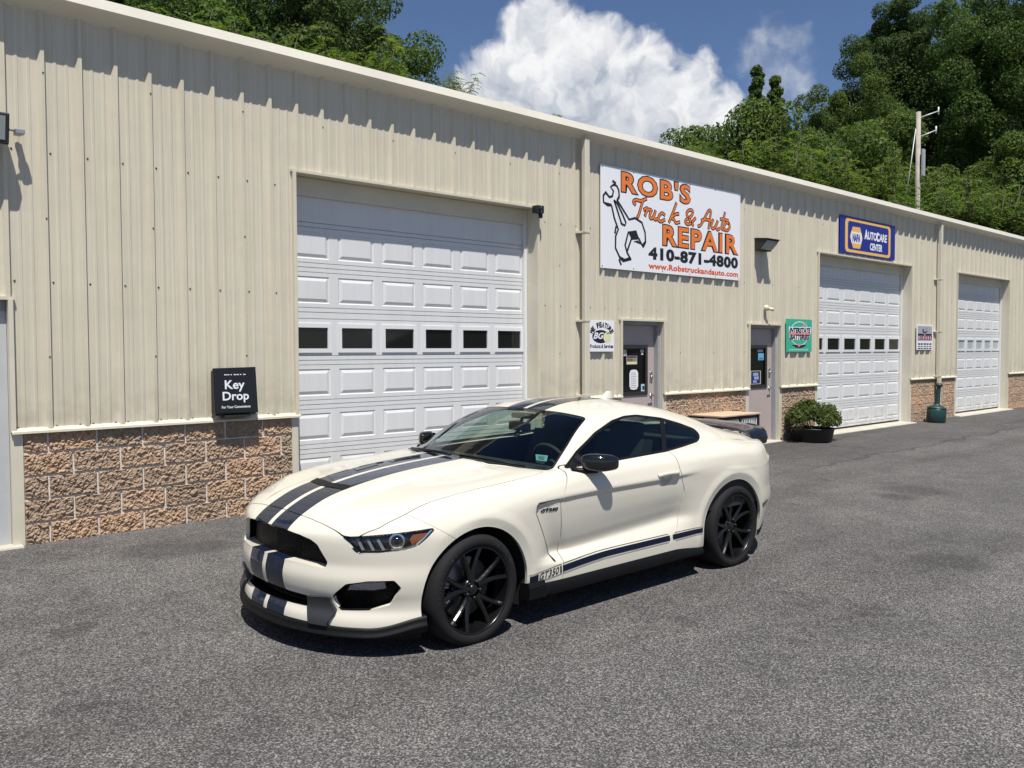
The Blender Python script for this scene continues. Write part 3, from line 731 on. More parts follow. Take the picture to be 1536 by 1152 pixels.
# night key box: leaning front plate over a steel box
kb = empty('key_drop_box', (3.765, -.034, 1.05)); tag(kb, 'black key drop box with white lettering mounted over the block base', 'key box')
KB = mat('key_box_black', (.010, .011, .014), .35, bump=(120, .1, .003))
MB().prism([(0, .02), (0, .42), (-.06, .45), (-.085, .45), (-.105, .02), (-.09, -.01), (-.03, -.02)], -.205, .215, 0).build('box', KB, kb)
fp = MB(); fp.add([(-.225, -.092, .455), (.222, -.092, .463), (.232, -.118, .005), (-.222, -.118, .018), (-.225, -.086, .455), (.222, -.086, .463), (.232, -.112, .005), (-.222, -.112, .018)], [(0, 3, 2, 1), (4, 5, 6, 7), (0, 1, 5, 4), (1, 2, 6, 5), (2, 3, 7, 6), (3, 0, 4, 7)]); fp.build('face_plate', KB, kb)
fp = MB(); fp.box((-.12, -.108, -.035), (.16, -.03, -.005), .005); fp.build('tray', mat('smoked_plastic', (.03, .03, .03), .2), kb)
def kword(txt, x0, x1, z0, z1, **kw):
    V_, F_ = text_mesh(txt, x0 - 3.765, x1 - 3.765, z0 - 1.05, z1 - 1.05, **kw); V_[:, 1] = -.0925 - .0265*(1 - (V_[:, 2] - .01)/.45) - .0018
    MB().add(V_, F_).build('lettering', SW, kb)
kword('Key', 3.655, 3.862, 1.270, 1.385, offset=.02); kword('Drop', 3.628, 3.903, 1.160, 1.272, offset=.02); kword('For Your Convenience', 3.615, 3.915, 1.108, 1.134, offset=.02)
mb = MB()
for i in range(7): x_ = -.112 + i*.033; z_ = .385; mb.add([(x_, -.0985, z_), (x_ + .026 - .006*(i % 3), -.0985, z_), (x_ + .026 - .006*(i % 3), -.0982, z_ + .009), (x_, -.0982, z_ + .009)], [(0, 1, 2, 3)])
tag(mb.build('small_print', SW, kb), kind='stuff')

# wall flood lights
FIX = mat('bronze_fixture', (.022, .021, .022), .5); LENSW = mat('lamp_prism_glass', (.30, .33, .33), .18, coat=.5)
def wall_light(x, z, label):
    w_ = empty('wall_light', (x, -.034, z)); tag(w_, label, 'wall light', 'flood lights on the shop wall')
    w2 = .20
    b_ = MB(); b_.prism([(0, -.20), (0, 0), (-.02, .012), (-.235, -.012), (-.245, -.030), (-.09, -.185), (-.09, -.20)], -w2, w2, 0); b_.build('housing', FIX, w_)
    l_ = MB(); l_.add([(-w2 + .02, -.2395, -.040), (w2 - .02, -.2395, -.040), (w2 - .02, -.095, -.184), (-w2 + .02, -.095, -.184), (-w2 + .05, -.232, -.086), (w2 - .05, -.232, -.086), (w2 - .05, -.140, -.178), (-w2 + .05, -.140, -.178)], [(0, 1, 5, 4), (1, 2, 6, 5), (2, 3, 7, 6), (3, 0, 4, 7), (4, 5, 6, 7)]); l_.build('lens', LENSW, w_)
    MB().prism([(0, .016), (-.018, .018), (-.262, -.008), (-.262, -.020), (-.24, -.014), (0, .010)], -w2 - .012, w2 + .012, 0).build('visor', FIX, w_)
    return w_
wall_light(13.60, 3.60, 'dark wall light with pale lens between the banner and the middle roll-up door')
fl = empty('flood_light', (1.60, -.034, 3.60)); tag(fl, 'dark square flood light on a bracket at the left edge of the picture', 'flood light')
MB().prism([(-.05, -.02), (-.05, .02), (-.20, .035), (-.215, .02), (-.175, -.205), (-.155, -.215), (-.06, -.15)], -.21, .195, 0).build('housing', FIX, fl)
MB().add([(-.18, -.2165, .005), (.165, -.2165, .005), (.165, -.182, -.185), (-.18, -.182, -.185)], [(0, 1, 2, 3)]).build('lens', LENSW, fl)
MB().tube([(.19, -.12, -.08), (.262, -.105, -.08)], .010, 8).box((.255, -.125, -.105), (.33, -.06, -.060), .006).box((.27, -.075, -.10), (.32, .0, -.066)).build('bracket', mat('galvanised', (.42, .43, .43), .4, metal=.7), fl)
MB().tube([(0, .0, -.05), (0, -.06, -.06)], .03, 10).build('knuckle', FIX, fl)

sc_ = empty('security_camera', (8.035, -.045, 3.535)); tag(sc_, 'small black camera at the top right corner of the nearest roll-up door', 'camera')
MB().box((-.06, -.10, -.055), (.075, .0, .045), .008).build('housing', SK, sc_); MB().lathe([(0, -.115), (.018, -.115), (.024, -.10)], 14, 1, (-.01, 0, -.005)).build('lens', mat('lens_dark', (.01, .01, .012), .1), sc_)
MB().box((.03, -.075, -.115), (.07, -.035, -.05), .004).build('cable_gland', SK, sc_); MB().box((.012, -.103, -.055), (.016, -.099, .045)).build('seam', SLG, sc_)
am = empty('alarm_strobe', (13.78, -.034, 2.41)); tag(am, 'small cream round fitting on the wall above the second entry door', 'sensor')
MB().lathe([(.0, -.055), (.040, -.05), (.052, -.03), (.055, 0)], 18, 1).build('base', mat('cream_plastic', (.62, .58, .42), .4), am)
MB().tube([(.02, -.05, -.015), (.085, -.10, -.030)], [.026, .032], 12).build('lamp', mat('cream_plastic', (.62, .58, .42), .4), am)

# ---- stickers on the glazed doors
def sticker(name, G, fx0, fz0, fx1, fz1, m_, label, poly=None, marks=None):
    gx0, gx1, gz0, gz1, y_ = G; w_, h_ = gx1 - gx0, gz1 - gz0
    o = empty(name, (gx0 + w_*fx0, y_ + .0148, gz0 + h_*fz0)); tag(o, label, 'sticker'); W_, H_ = w_*(fx1-fx0), h_*(fz1-fz0)
    P_ = [(p[0]*W_, p[1]*H_) for p in (poly or [(0, 0), (1, 0), (1, 1), (0, 1)])]
    MB().prism(P_, -.0012, 0, 1).build('sheet', m_, o)
    for (a, b, c_, d_, mm_) in (marks or []):
        q = MB(); flat([(a*W_, b*H_), (c_*W_, b*H_), (c_*W_, d_*H_), (a*W_, d_*H_)], -.0018, q); q.build('print', mm_, o)
    return o
lines = [(.15, .08 + .095*i, .82 - .06*(i % 3), .115 + .095*i, SLG) for i in range(9)]
sticker('opening_hours', GA, .36, .10, .70, .50, SW, 'white rounded notice with grey lines on the first door glass', [(.15, 0), (.5, -.03), (.85, 0), (1, .15), (1, .85), (.85, 1), (.5, 1.03), (.15, 1), (0, .85), (0, .15)], lines)
sticker('notice_card', GA, .24, .62, .66, .80, SLG, 'grey and tan card stuck high on the first door glass', None, [(.05, .35, .62, .72, mat('card_brown', (.20, .11, .05), .6)), (.05, .05, .95, .30, SCRM), (.66, .35, .95, .72, mat('card_olive', (.22, .22, .14), .6)), (.05, .78, .95, .95, SK)])
sticker('small_decal', GA, .06, .80, .24, .93, mat('decal_grey', (.52, .54, .56), .5), 'pale square decal in the upper left corner of the first door glass', None, [(.15, .15, .45, .55, SK), (.55, .2, .85, .5, SK)])
sticker('round_decal', GA, .78, .82, .95, .93, mat('decal_grey', (.52, .54, .56), .5), 'small pale decal in the upper right corner of the first door glass', [(.2, 0), (.8, 0), (.65, .4), (1, .6), (.9, 1), (.1, 1), (0, .6), (.35, .4)])
sticker('blue_decal', GA, .82, .03, .98, .20, mat('decal_pale_blue', (.45, .60, .68), .5), 'narrow pale blue decal low on the first door glass', None, [(.3, .3, .8, .75, SNB)])
sticker('strip_decal', GA, .02, .03, .08, .32, mat('decal_grey', (.52, .54, .56), .5), 'thin pale strip decal low on the left edge of the first door glass', None, [(.1, .3, .9, .4, SK), (.1, .6, .9, .7, SK)])
sticker('navy_poster', GB, .22, .07, .76, .40, SNB, 'navy poster with a pale border on the second door glass', None, [(.0, .0, .05, 1, SCRM), (.95, 0, 1, 1, SCRM), (.05, 0, .95, .03, SCRM), (.05, .97, .95, 1, SCRM), (.25, .62, .75, .85, mat('poster_pale', (.30, .36, .60), .5)), (.35, .35, .80, .58, mat('poster_pale', (.30, .36, .60), .5)), (.25, .12, .60, .28, mat('poster_pale', (.30, .36, .60), .5))])
sticker('light_blue_decal', GB, .62, .66, .92, .83, SLB, 'light blue decal high on the second door glass', None, [(.15, .1, .85, .4, mat('sticker_blue_dark', (.06, .22, .42), .5))])
sticker('white_decal', GB, .58, .86, .88, .92, mat('decal_grey', (.52, .54, .56), .5), 'small white lettered decal at the top of the second door glass')
sticker('card_decal', GB, .03, .80, .16, .93, mat('decal_grey', (.52, .54, .56), .5), 'pale card in the upper left corner of the second door glass')

# ---- things standing along the wall
# ash receptacle: squat drum with a tall neck
ash = empty('ash_receptacle', (20.52, -.36, ground_z(-.36) + .002)); tag(ash, 'dark green cigarette receptacle standing by the far downspout', 'ash bin'); ash.rotation_euler = (math.radians(3), math.radians(4), 0)
GRN = mat('dark_green_plastic', (.010, .045, .042), .42)
MB().lathe([(0, 0), (.195, 0), (.205, .012), (.205, .285), (.198, .30), (.19, .305)], 32).build('drum', GRN, ash)
MB().lathe([(.196, .306), (.206, .318), (.200, .335), (.13, .375), (.062, .405), (.055, .42)], 32).build('lid', GRN, ash)
MB().lathe([(.055, .405), (.050, .50), (.044, .78), (.044, .82)], 20).build('neck', GRN, ash)
MB().lathe([(0, .905), (.045, .90), (.072, .875), (.078, .85), (.072, .825), (.044, .815)], 20).build('cap', GRN, ash)
MB().lathe([(.2065, .14), (.2075, .145), (.2065, .15)], 32).build('ridge', GRN, ash)

# crates under a board, between the two entry doors
ply = mat('weathered_plywood', (.50, .36, .25), .75, bump=(20, .25, .01), var=(6, .15)); DKW = mat('dark_cage', (.018, .016, .015), .6); MILK = mat('white_plastic_crate', (.66, .66, .67), .5)
cg = empty('storage_bench', (12.06, -.33, ground_z(-.33))); tag(cg, 'low dark-framed bench with a plywood top between the two entry doors', 'bench')
MB().box((-.56, -.32, .615), (.57, .31, .640), .004).build('top', ply, cg)
for x_ in (-.52, .0, .53):
    for y_ in (-.28, .27): MB().box((x_ - .022, y_ - .022, 0), (x_ + .022, y_ + .022, .613)).build('leg', DKW, cg)
for z_ in (.08, .585):
    for x0_, x1_ in ((-.498, -.022), (.022, .508)):
        MB().box((x0_, -.295, z_ - .02), (x1_, -.265, z_ + .02)).build('rail', DKW, cg); MB().box((x0_, .255, z_ - .02), (x1_, .285, z_ + .02)).build('rail', DKW, cg)
MB().box((-.50, -.26, .085), (.51, .25, .10)).build('shelf', DKW, cg)
def crate(x, y, z, label, w=.44, d=.34, h=.27):
    c_ = empty('plastic_crate', (x, y, z)); tag(c_, label, 'crate', 'white crates in the bench'); t_ = .018
    MB().box((-w/2, -d/2, 0), (w/2, d/2, .016)).build('bottom', MILK, c_)
    for s_ in (-1, 1):
        f = MB()
        for z0, z1 in ((.0161, .05), (h - .05, h)): f.box((-w/2, s_*d/2 - t_/2, z0), (w/2, s_*d/2 + t_/2, z1))
        for i in range(7): x_ = -w/2 + i*(w - .02)/6; f.box((x_, s_*d/2 - t_/2, .05), (x_ + .02, s_*d/2 + t_/2, h - .05))
        f.build('side', MILK, c_)
        f = MB()
        for z0, z1 in ((.0161, .05), (h - .05, h)): f.box((s_*w/2 - t_/2, -d/2 + t_/2, z0), (s_*w/2 + t_/2, d/2 - t_/2, z1))
        for i in range(5): y_ = -d/2 + .01 + i*(d - .04)/4; f.box((s_*w/2 - t_/2, y_, .05), (s_*w/2 + t_/2, y_ + .02, h - .05))
        f.build('side', MILK, c_)
crate(12.33, -.44, .105, 'white slatted crate at the right end of the bench, lower one'); crate(12.33, -.44, .385, 'white slatted crate at the right end of the bench, upper one', h=.20)
crate(11.80, -.44, .105, 'white slatted crate in the middle of the bench, lower one'); crate(11.80, -.44, .385, 'white slatted crate in the middle of the bench, upper one', h=.20)

# potted bush
pot = empty('potted_bush', (14.72, -.45, ground_z(-.45))); tag(pot, 'round green bush in a low black pot beside the second entry door', 'potted plant')
MB().lathe([(0, .0), (.30, .0), (.33, .02), (.37, .22), (.385, .235), (.385, .25), (.365, .25), (.35, .22), (0, .20)], 28).build('pot', mat('black_pot', (.010, .010, .011), .5), pot)
def leaf_cloud(centers, radii, n_per, size, seed, aspect=2.2, flatten=1.0, out=.75):
    """small bent leaves scattered through the shells of many lobes -> V, F (two triangles a leaf)"""
    r = np.random.default_rng(seed); C = np.repeat(np.asarray(centers, float), n_per, 0); R = np.repeat(np.asarray(radii, float), n_per)
    n = len(C); d = r.normal(size=(n, 3)); d /= np.linalg.norm(d, axis=1)[:, None]
    rad = R * (.55 + .5 * r.random(n)**.6)
    P = C + d * rad[:, None] * np.array([1, 1, flatten])
    nrm = d*out + r.normal(size=(n, 3))*.55 + np.array([0, 0, .35]); nrm /= np.linalg.norm(nrm, axis=1)[:, None]
    t = r.normal(size=(n, 3)); t -= (t*nrm).sum(1)[:, None]*nrm; t /= np.linalg.norm(t, axis=1)[:, None]; b = np.cross(nrm, t)
    s = size * (.6 + .8*r.random(n))[:, None]
    A = P - t*s; B = P + b*s/aspect + nrm*s*.12; D_ = P - b*s/aspect + nrm*s*.12; E_ = P + t*s - nrm*s*.15
    V_ = np.stack([A, B, E_, D_], 1).reshape(-1, 3); i = np.arange(n)*4
    F_ = np.stack([i, i+1, i+2, i+3], 1)
    return V_, F_
def leaf_material(name, c0, c1, c2, trans=.35):
    m_ = bpy.data.materials.new(name); m_.use_nodes = True; t = NT(m_.node_tree); t.n.clear()
    o = t.node('ShaderNodeOutputMaterial'); d = t.node('ShaderNodeBsdfPrincipled'); tr = t.node('ShaderNodeBsdfTranslucent'); mx = t.node('ShaderNodeMixShader')
    tc_ = t.node('ShaderNodeTexCoord'); oi = t.node('ShaderNodeObjectInfo')
    g = t.node('ShaderNodeNewGeometry')
    f = t.math('ADD', t.math('MULTIPLY', g.outputs['Random Per Island'], .55), t.math('MULTIPLY', t.noise(tc_.outputs['Object'], .55, 3, .6), .6))
    c = t.ramp(f, [(.22, c0), (.55, c1), (.88, c2)])
    c = t.mix(1., c, t.ramp(oi.outputs['Random'], [(0, (.86, .92, .86)), (.5, (1, 1, 1)), (1, (1.14, 1.06, .86))]), 'MULTIPLY')
    t.link(c, d.inputs['Base Color']); t.link(t.mix(1., c, (1.3, 1.5, .6, 1), 'MULTIPLY'), tr.inputs[0]); d.inputs['Roughness'].default_value = .6; d.inputs['Specular IOR Level'].default_value = .2
    mx.inputs[0].default_value = trans; t.link(d.outputs[0], mx.inputs[1]); t.link(tr.outputs[0], mx.inputs[2]); t.link(mx.outputs[0], o.inputs[0])
    return m_
r = np.random.default_rng(4); cc = []; rr = []
for i in range(34):
    a = r.random()*6.283; q = r.random()**.5; x_ = .50*q*math.cos(a); y_ = .40*q*math.sin(a); cc.append((x_*1.05, y_, .34 + .26*(1 - q*q) + .08*r.random())); rr.append(.10 + .06*r.random())
for i in range(9): cc.append((.50 + .22*r.random(), -.10 + .2*r.random(), .32 + .18*r.random())); rr.append(.09 + .05*r.random())
for i in range(5): cc.append((-.20 + .16*r.random(), 0, .66 + .08*r.random())); rr.append(.06)
V_, F_ = leaf_cloud(cc, rr, 170, .030, 5, 2.6)
link('foliage', npmesh('foliage', V_, F_, False), leaf_material('bush_leaves', (.050, .072, .022), (.105, .135, .040), (.19, .21, .075)), pot)
mb = MB()
for i in range(10):
    c_ = cc[i*3]; mb.tube([(c_[0]*.2, c_[1]*.2, .19), (c_[0]*.6, c_[1]*.6, .19 + (c_[2] - .19)*.6), c_], [.012, .008, .004], 6)
mb.build('stems', mat('bush_bark', (.07, .05, .035), .9), pot)
# ---------------------------------------------------------------- car body field
def pchip(x, y, q):
    x = np.asarray(x, float); y = np.asarray(y, float)
    h = np.diff(x); d = np.diff(y) / h
    m = np.zeros(len(x))
    m[1:-1] = np.where(d[:-1] * d[1:] > 0, 3 * (h[:-1] + h[1:]) / ((2 * h[1:] + h[:-1]) / np.where(d[:-1] == 0, 1, d[:-1]) + (h[1:] + 2 * h[:-1]) / np.where(d[1:] == 0, 1, d[1:])), 0)
    m[0] = d[0]; m[-1] = d[-1]
    q = np.clip(q, x[0], x[-1])
    i = np.clip(np.searchsorted(x, q) - 1, 0, len(h) - 1)
    t = (q - x[i]) / h[i]
    return ((2*t**3-3*t**2+1)*y[i] + (t**3-2*t**2+t)*h[i]*m[i] + (-2*t**3+3*t**2)*y[i+1] + (t**3-t**2)*h[i]*m[i+1])

class Tab1:
    def __init__(s, x, y, blur=2, st=.01):
        s.x0 = x[0] - .3; s.st = st
        n = int((x[-1] + .3 - s.x0) / st) + 1
        q = s.x0 + np.arange(n) * st
        v = pchip(x, y, q)
        # continue the end slopes
        a0 = (y[1]-y[0])/(x[1]-x[0]); a1 = (y[-1]-y[-2])/(x[-1]-x[-2])
        v = np.where(q < x[0], y[0] + a0*(q-x[0]), np.where(q > x[-1], y[-1] + a1*(q-x[-1]), v))
        s.v = gblur(v, blur, 0)
    def __call__(s, q):
        t = np.clip((q - s.x0) / s.st, 0, len(s.v) - 1.001)
        i = t.astype(int); f = t - i
        return s.v[i] * (1-f) + s.v[i+1] * f

def gblur(v, sig, ax):
    if sig <= 0: return v
    r = int(3 * sig) + 1
    k = np.exp(-.5 * (np.arange(-r, r+1) / sig)**2); k /= k.sum()
    v = np.moveaxis(v, ax, 0)
    p = np.concatenate([np.repeat(v[:1], r, 0), v, np.repeat(v[-1:], r, 0)])
    o = sum(k[j] * p[j:j+len(v)] for j in range(2*r+1))
    return np.moveaxis(o, 0, ax)

class Tab2:
    def __init__(s, a, b, T, ba=3, bb=1.0, st=.01):
        s.a0, s.b0, s.st = a[0], b[0], st
        A = a[0] + np.arange(int((a[-1]-a[0])/st)+1) * st
        B = b[0] + np.arange(int((b[-1]-b[0])/st)+1) * st
        T = np.asarray(T, float)
        U = np.stack([pchip(b, row, B) for row in T])
        V = np.stack([pchip(a, U[:, j], A) for j in range(len(B))], 1)
        s.v = gblur(gblur(V, ba, 0), bb, 1)
    def __call__(s, a, b):
        ta = np.clip((a - s.a0) / s.st, 0, s.v.shape[0] - 1.001); tb = np.clip((b - s.b0) / s.st, 0, s.v.shape[1] - 1.001)
        i = ta.astype(int); j = tb.astype(int); f = ta - i; g = tb - j
        v = s.v
        return (v[i, j]*(1-f)+v[i+1, j]*f)*(1-g) + (v[i, j+1]*(1-f)+v[i+1, j+1]*f)*g

ZL = [.10, .20, .27, .33, .38, .44, .50, .58, .68, .74, .785, .805, .86, .92, .98, 1.05]
_door = [.905, .932, .945, .946, .942, .917, .886, .904, .925, .930, .931, .945, .930, .905, .868, .82]
WX = [-.95, -.5, -.2, .0, .30, .50, .75, 1.3, 1.9, 2.25, 2.72, 3.1, 3.5, 3.95]
WT = [[.90, .925, .935, .94, .94, .94, .94, .94, .92, .90, .87, .85, .80, .74, .68, .60],
      [.90, .925, .935, .94, .945, .945, .945, .945, .93, .905, .88, .865, .82, .76, .70, .62],
      [.92, .940, .947, .95, .952, .953, .953, .953, .945, .928, .910, .90, .865, .82, .77, .70],
      [.93, .945, .950, .953, .955, .957, .958, .958, .953, .942, .930, .922, .893, .855, .81, .75],
      [.91, .930, .940, .945, .948, .950, .951, .951, .949, .944, .936, .930, .906, .872, .83, .77],
      [.89, .918, .932, .940, .940, .938, .937, .936, .936, .935, .934, .931, .914, .884, .845, .79],
      _door, _door, [v + .002 for v in _door],
      [.91, .932, .944, .947, .945, .942, .940, .942, .946, .948, .950, .950, .941, .920, .886, .83],
      [.92, .945, .954, .960, .963, .965, .966, .967, .966, .963, .959, .957, .946, .930, .902, .855],
      [.91, .935, .947, .952, .955, .957, .958, .957, .954, .950, .945, .942, .930, .909, .878, .83],
      [.87, .895, .910, .918, .924, .928, .930, .930, .926, .920, .912, .908, .892, .866, .83, .78],
      [.85, .875, .890, .898, .904, .908, .910, .910, .906, .900, .892, .888, .872, .846, .81, .76]]
HX = [-1.0, -.85, -.75, -.6, -.4, -.2, 0., .4, .75, 1.2, 1.8, 2.3, 2.72, 3.1, 3.5, 3.75, 3.95]
HY = [0., .14, .28, .34, .45, .58, .70, .80, .88, .95, 1.02]
HT = [[.60, .60, .598, .595, .59, .58, .56, .54, .52, .50, .48],
      [.708, .707, .704, .702, .695, .683, .665, .645, .62, .60, .57],
      [.778, .777, .772, .769, .758, .738, .708, .680, .655, .63, .60],
      [.838, .836, .829, .823, .815, .802, .785, .757, .722, .68, .64],
      [.890, .888, .880, .871, .864, .856, .845, .820, .780, .735, .69],
      [.926, .924, .917, .906, .900, .895, .887, .866, .828, .785, .74],
      [.951, .950, .944, .932, .926, .921, .914, .897, .863, .825, .78],
      [.982, .981, .975, .963, .957, .951, .944, .930, .905, .875, .83],
      [1.00, .999, .995, .986, .980, .973, .966, .957, .940, .91, .865],
      [1.00, 1.0, .998, .995, .99, .985, .978, .970, .955, .925, .88],
      [1.01, 1.01, 1.008, 1.006, 1.003, .998, .992, .985, .972, .945, .90],
      [1.03, 1.03, 1.028, 1.026, 1.023, 1.02, 1.015, 1.008, .995, .97, .92],
      [1.05, 1.05, 1.048, 1.047, 1.045, 1.04, 1.032, 1.022, 1.006, .978, .93],
      [1.03, 1.03, 1.028, 1.027, 1.022, 1.014, 1.002, .988, .965, .935, .89],
      [.998, .998, .996, .994, .990, .982, .970, .952, .93, .90, .86],
      [.965, .965, .963, .961, .956, .946, .930, .91, .885, .855, .81],
      [.91, .91, .908, .906, .90, .89, .87, .85, .82, .79, .75]]
tabW = Tab2(WX, ZL, WT, 4, .55)
tabH = Tab2(HX, HY, HT, 4, 1.0)
frontC = Tab1([.08, .13, .19, .24, .28, .33, .38, .45, .50, .54, .60, .66, .70, .76, .82], [-.855, -.868, -.880, -.872, -.850, -.856, -.876, -.886, -.876, -.866, -.868, -.866, -.858, -.80, -.70], 1.5)
planF = Tab1([0., .2, .4, .5, .6, .7, .78, .85, .90, .95], [0., .015, .066, .108, .162, .238, .325, .43, .535, .69], 1.5)
rearC = Tab1([.12, .20, .28, .36, .44, .50, .56, .62, .70, .80, .90, 1.0, 1.08], [3.70, 3.75, 3.79, 3.83, 3.865, 3.888, 3.880, 3.862, 3.862, 3.845, 3.785, 3.72, 3.66], 1.5)
planR = Tab1([0., .3, .5, .6, .7, .78, .85, .92], [0., .03, .10, .165, .265, .365, .475, .64], 1.5)
roofC = Tab1([.35, .5, .62, .75, 1.0, 1.2, 1.32, 1.45, 1.6, 1.85, 2.1, 2.4, 2.7, 3.0, 3.3, 3.6, 3.8],
             [.930, .990, 1.043, 1.100, 1.203, 1.275, 1.310, 1.338, 1.355, 1.362, 1.346, 1.300, 1.234, 1.146, 1.066, .99, .94], 3)
roofD2 = Tab1([.5, .8, 1.2, 1.6, 2.2, 3.0, 3.6], [.24, .22, .14, .13, .15, .18, .22], 3)
greenB = Tab1([.4, .6, .8, 1.0, 1.4, 2.0, 2.4, 2.8, 3.2, 3.6], [.69, .735, .775, .805, .835, .840, .818, .760, .685, .61], 4)
greenS = Tab1([.5, 1.0, 1.5, 2.2, 2.8, 3.4], [.52, .60, .68, .72, .80, .90], 4)

def smax(a, b, k):
    h = np.clip(.5 + .5 * (a - b) / k, 0, 1)
    return b + (a - b) * h + k * h * (1 - h)
def smin(a, b, k): return -smax(-a, -b, k)
def sstep(a, b, x):
    t = np.clip((x - a) / (b - a), 0, 1); return t * t * (3 - 2 * t)

WHEEL_F, WHEEL_R, HUB_Z = .0, 2.72, .345
ARCH_F = (.025, .335, .392); ARCH_R = (2.70, .338, .400)

def archd(x, z, A):
    return np.sqrt((x - A[0])**2 + (np.maximum(z - A[1], 0) * 1.045)**2) - A[2]

pchip_crease = Tab1([.4, .55, .75, 1.05, 1.7, 2.25, 2.6], [-.006, -.006, -.002, .006, .008, .024, .03], 3)

hollow_shift = Tab1([.4, .75, 1.2, 1.8, 2.0, 2.4], [-.05, -.055, -.03, .0, .01, .01], 3)

def side_w(x, z):
    up = pchip_crease(x) * sstep(.5, .72, z) * (1 - sstep(.9, 1.0, z))
    dn = hollow_shift(x) * sstep(.37, .46, z) * (1 - sstep(.52, .74, z))
    w = tabW(x, z - up - dn)
    for A in (ARCH_F, ARCH_R):
        r = archd(x, z, A)
        w = w + (.006 * (1 - sstep(.055, .13, r)) - .014 * np.clip(1 - r / .055, 0, 1)) * sstep(.12, .3, z)
    # side scoop behind the front wheel
    d = x - (.490 + np.maximum(.744 - z, 0) * .493 + np.maximum(z - .744, 0) * .55)
    w = w - .020 * sstep(0, .012, d) * (1 - sstep(.03, .21, d)) * sstep(.37, .47, z) * (1 - sstep(.772, .792, z))
    return w

def hood_h(x, y):
    h = tabH(x, y)
    # raised centre of the bonnet with its two creases
    e = .315 + .06 * np.clip((x + .8) / 1.4, 0, 1)
    h = h + .016 * (1 - sstep(e - .02, e + .035, y)) * sstep(-.82, -.5, x) * (1 - sstep(.55, .75, x))
    # hollow behind the vent
    return h

def body(x, y, z):
    f = smax(z - hood_h(x, y), y - side_w(x, z), .075 - .03 * sstep(.6, 1.0, x) * (1 - sstep(2.1, 2.6, x)))
    pl = planF(y); dp = (planF(y + .01) - planF(y - .01)) / .02
    ff = (frontC(z) + pl - x) / np.sqrt(1 + dp * dp)
    f = smax(f, ff, .05)
    pr = planR(y); dr = (planR(y + .01) - planR(y - .01)) / .02
    fr = (x - rearC(z) + pr) / np.sqrt(1 + dr * dr)
    return smax(f, fr, .05)

def cabin(x, y, z):
    top = z - (roofC(x) - roofD2(x) * y**2 - .14 * y**4)
    sl = greenS(x)
    side = (y - (greenB(x) - (z - .96) * sl - .10 * np.maximum(z - .96, 0)**2)) / np.sqrt(1 + sl * sl)
    return np.maximum(smax(top, side, .025 + .05 * sstep(1.15, 1.9, x)), np.maximum(np.maximum(.40 - x, x - 3.55), .86 - z))

def field(P):
    x, y, z = P[..., 0], np.abs(P[..., 1]), P[..., 2]
    return smin(body(x, y, z), cabin(x, y, z), .012 + .075 * sstep(2.25, 2.8, x))

def fgrad(P, e=.004):
    g = np.empty_like(P)
    for a in range(3):
        d = np.zeros(3); d[a] = e
        g[:, a] = (field(P + d) - field(P - d)) / (2 * e)
    return g

def surface_nets(fn, lo, hi, h):
    n = [int(math.ceil((hi[a] - lo[a]) / h)) + 1 for a in range(3)]
    ax = [lo[a] + np.arange(n[a]) * h for a in range(3)]
    F = np.empty(n, np.float32)
    for i0 in range(0, n[0], 64):
        X, Y, Z = np.meshgrid(ax[0][i0:i0+64], ax[1], ax[2], indexing='ij')
        F[i0:i0+64] = fn(np.stack([X, Y, Z], -1))
    ins = F < 0
    c = np.zeros([k - 1 for k in n], np.int8)
    for a in (0, 1):
        for b in (0, 1):
            for d in (0, 1):
                c += ins[a:n[0]-1+a, b:n[1]-1+b, d:n[2]-1+d]
    act = (c > 0) & (c < 8)
    idx = -np.ones(act.shape, np.int64); ijk = np.argwhere(act); idx[act] = np.arange(len(ijk))
    acc = np.zeros((len(ijk), 3)); cnt = np.zeros(len(ijk))
    I, J, K = ijk.T
    for a in range(3):
        o = [b for b in range(3) if b != a]
        for p in (0, 1):
            for q in (0, 1):
                s = [0, 0, 0]; s[o[0]] = p; s[o[1]] = q; e = list(s); e[a] = 1
                f0 = F[I+s[0], J+s[1], K+s[2]]; f1 = F[I+e[0], J+e[1], K+e[2]]
                m = (f0 < 0) != (f1 < 0)
                t = np.where(m, f0 / np.where(m, f0 - f1, 1), 0)
                pt = np.tile(np.array(s, float), (len(ijk), 1)); pt[:, a] = t
                acc[m] += pt[m]; cnt[m] += 1
    V = np.array(lo) + (ijk + acc / cnt[:, None]) * h
    Q = []
    for a in range(3):
        b, d = (a + 1) % 3, (a + 2) % 3
        sl0 = [slice(None)] * 3; sl1 = [slice(None)] * 3; sl0[a] = slice(0, -1); sl1[a] = slice(1, None)
        A0 = ins[tuple(sl0)]; A1 = ins[tuple(sl1)]
        for sgn, M in ((1, A0 & ~A1), (-1, ~A0 & A1)):
            e = np.argwhere(M)
            ok = (e[:, b] > 0) & (e[:, d] > 0) & (e[:, b] < n[b]-1) & (e[:, d] < n[d]-1)
            e = e[ok]
            def at(db, dd):
                k = e.copy(); k[:, b] += db; k[:, d] += dd
                return idx[k[:, 0], k[:, 1], k[:, 2]]
            q = np.stack([at(-1, -1), at(0, -1), at(0, 0), at(-1, 0)], 1)
            Q.append(q if sgn > 0 else q[:, ::-1])
    return V, np.concatenate(Q)
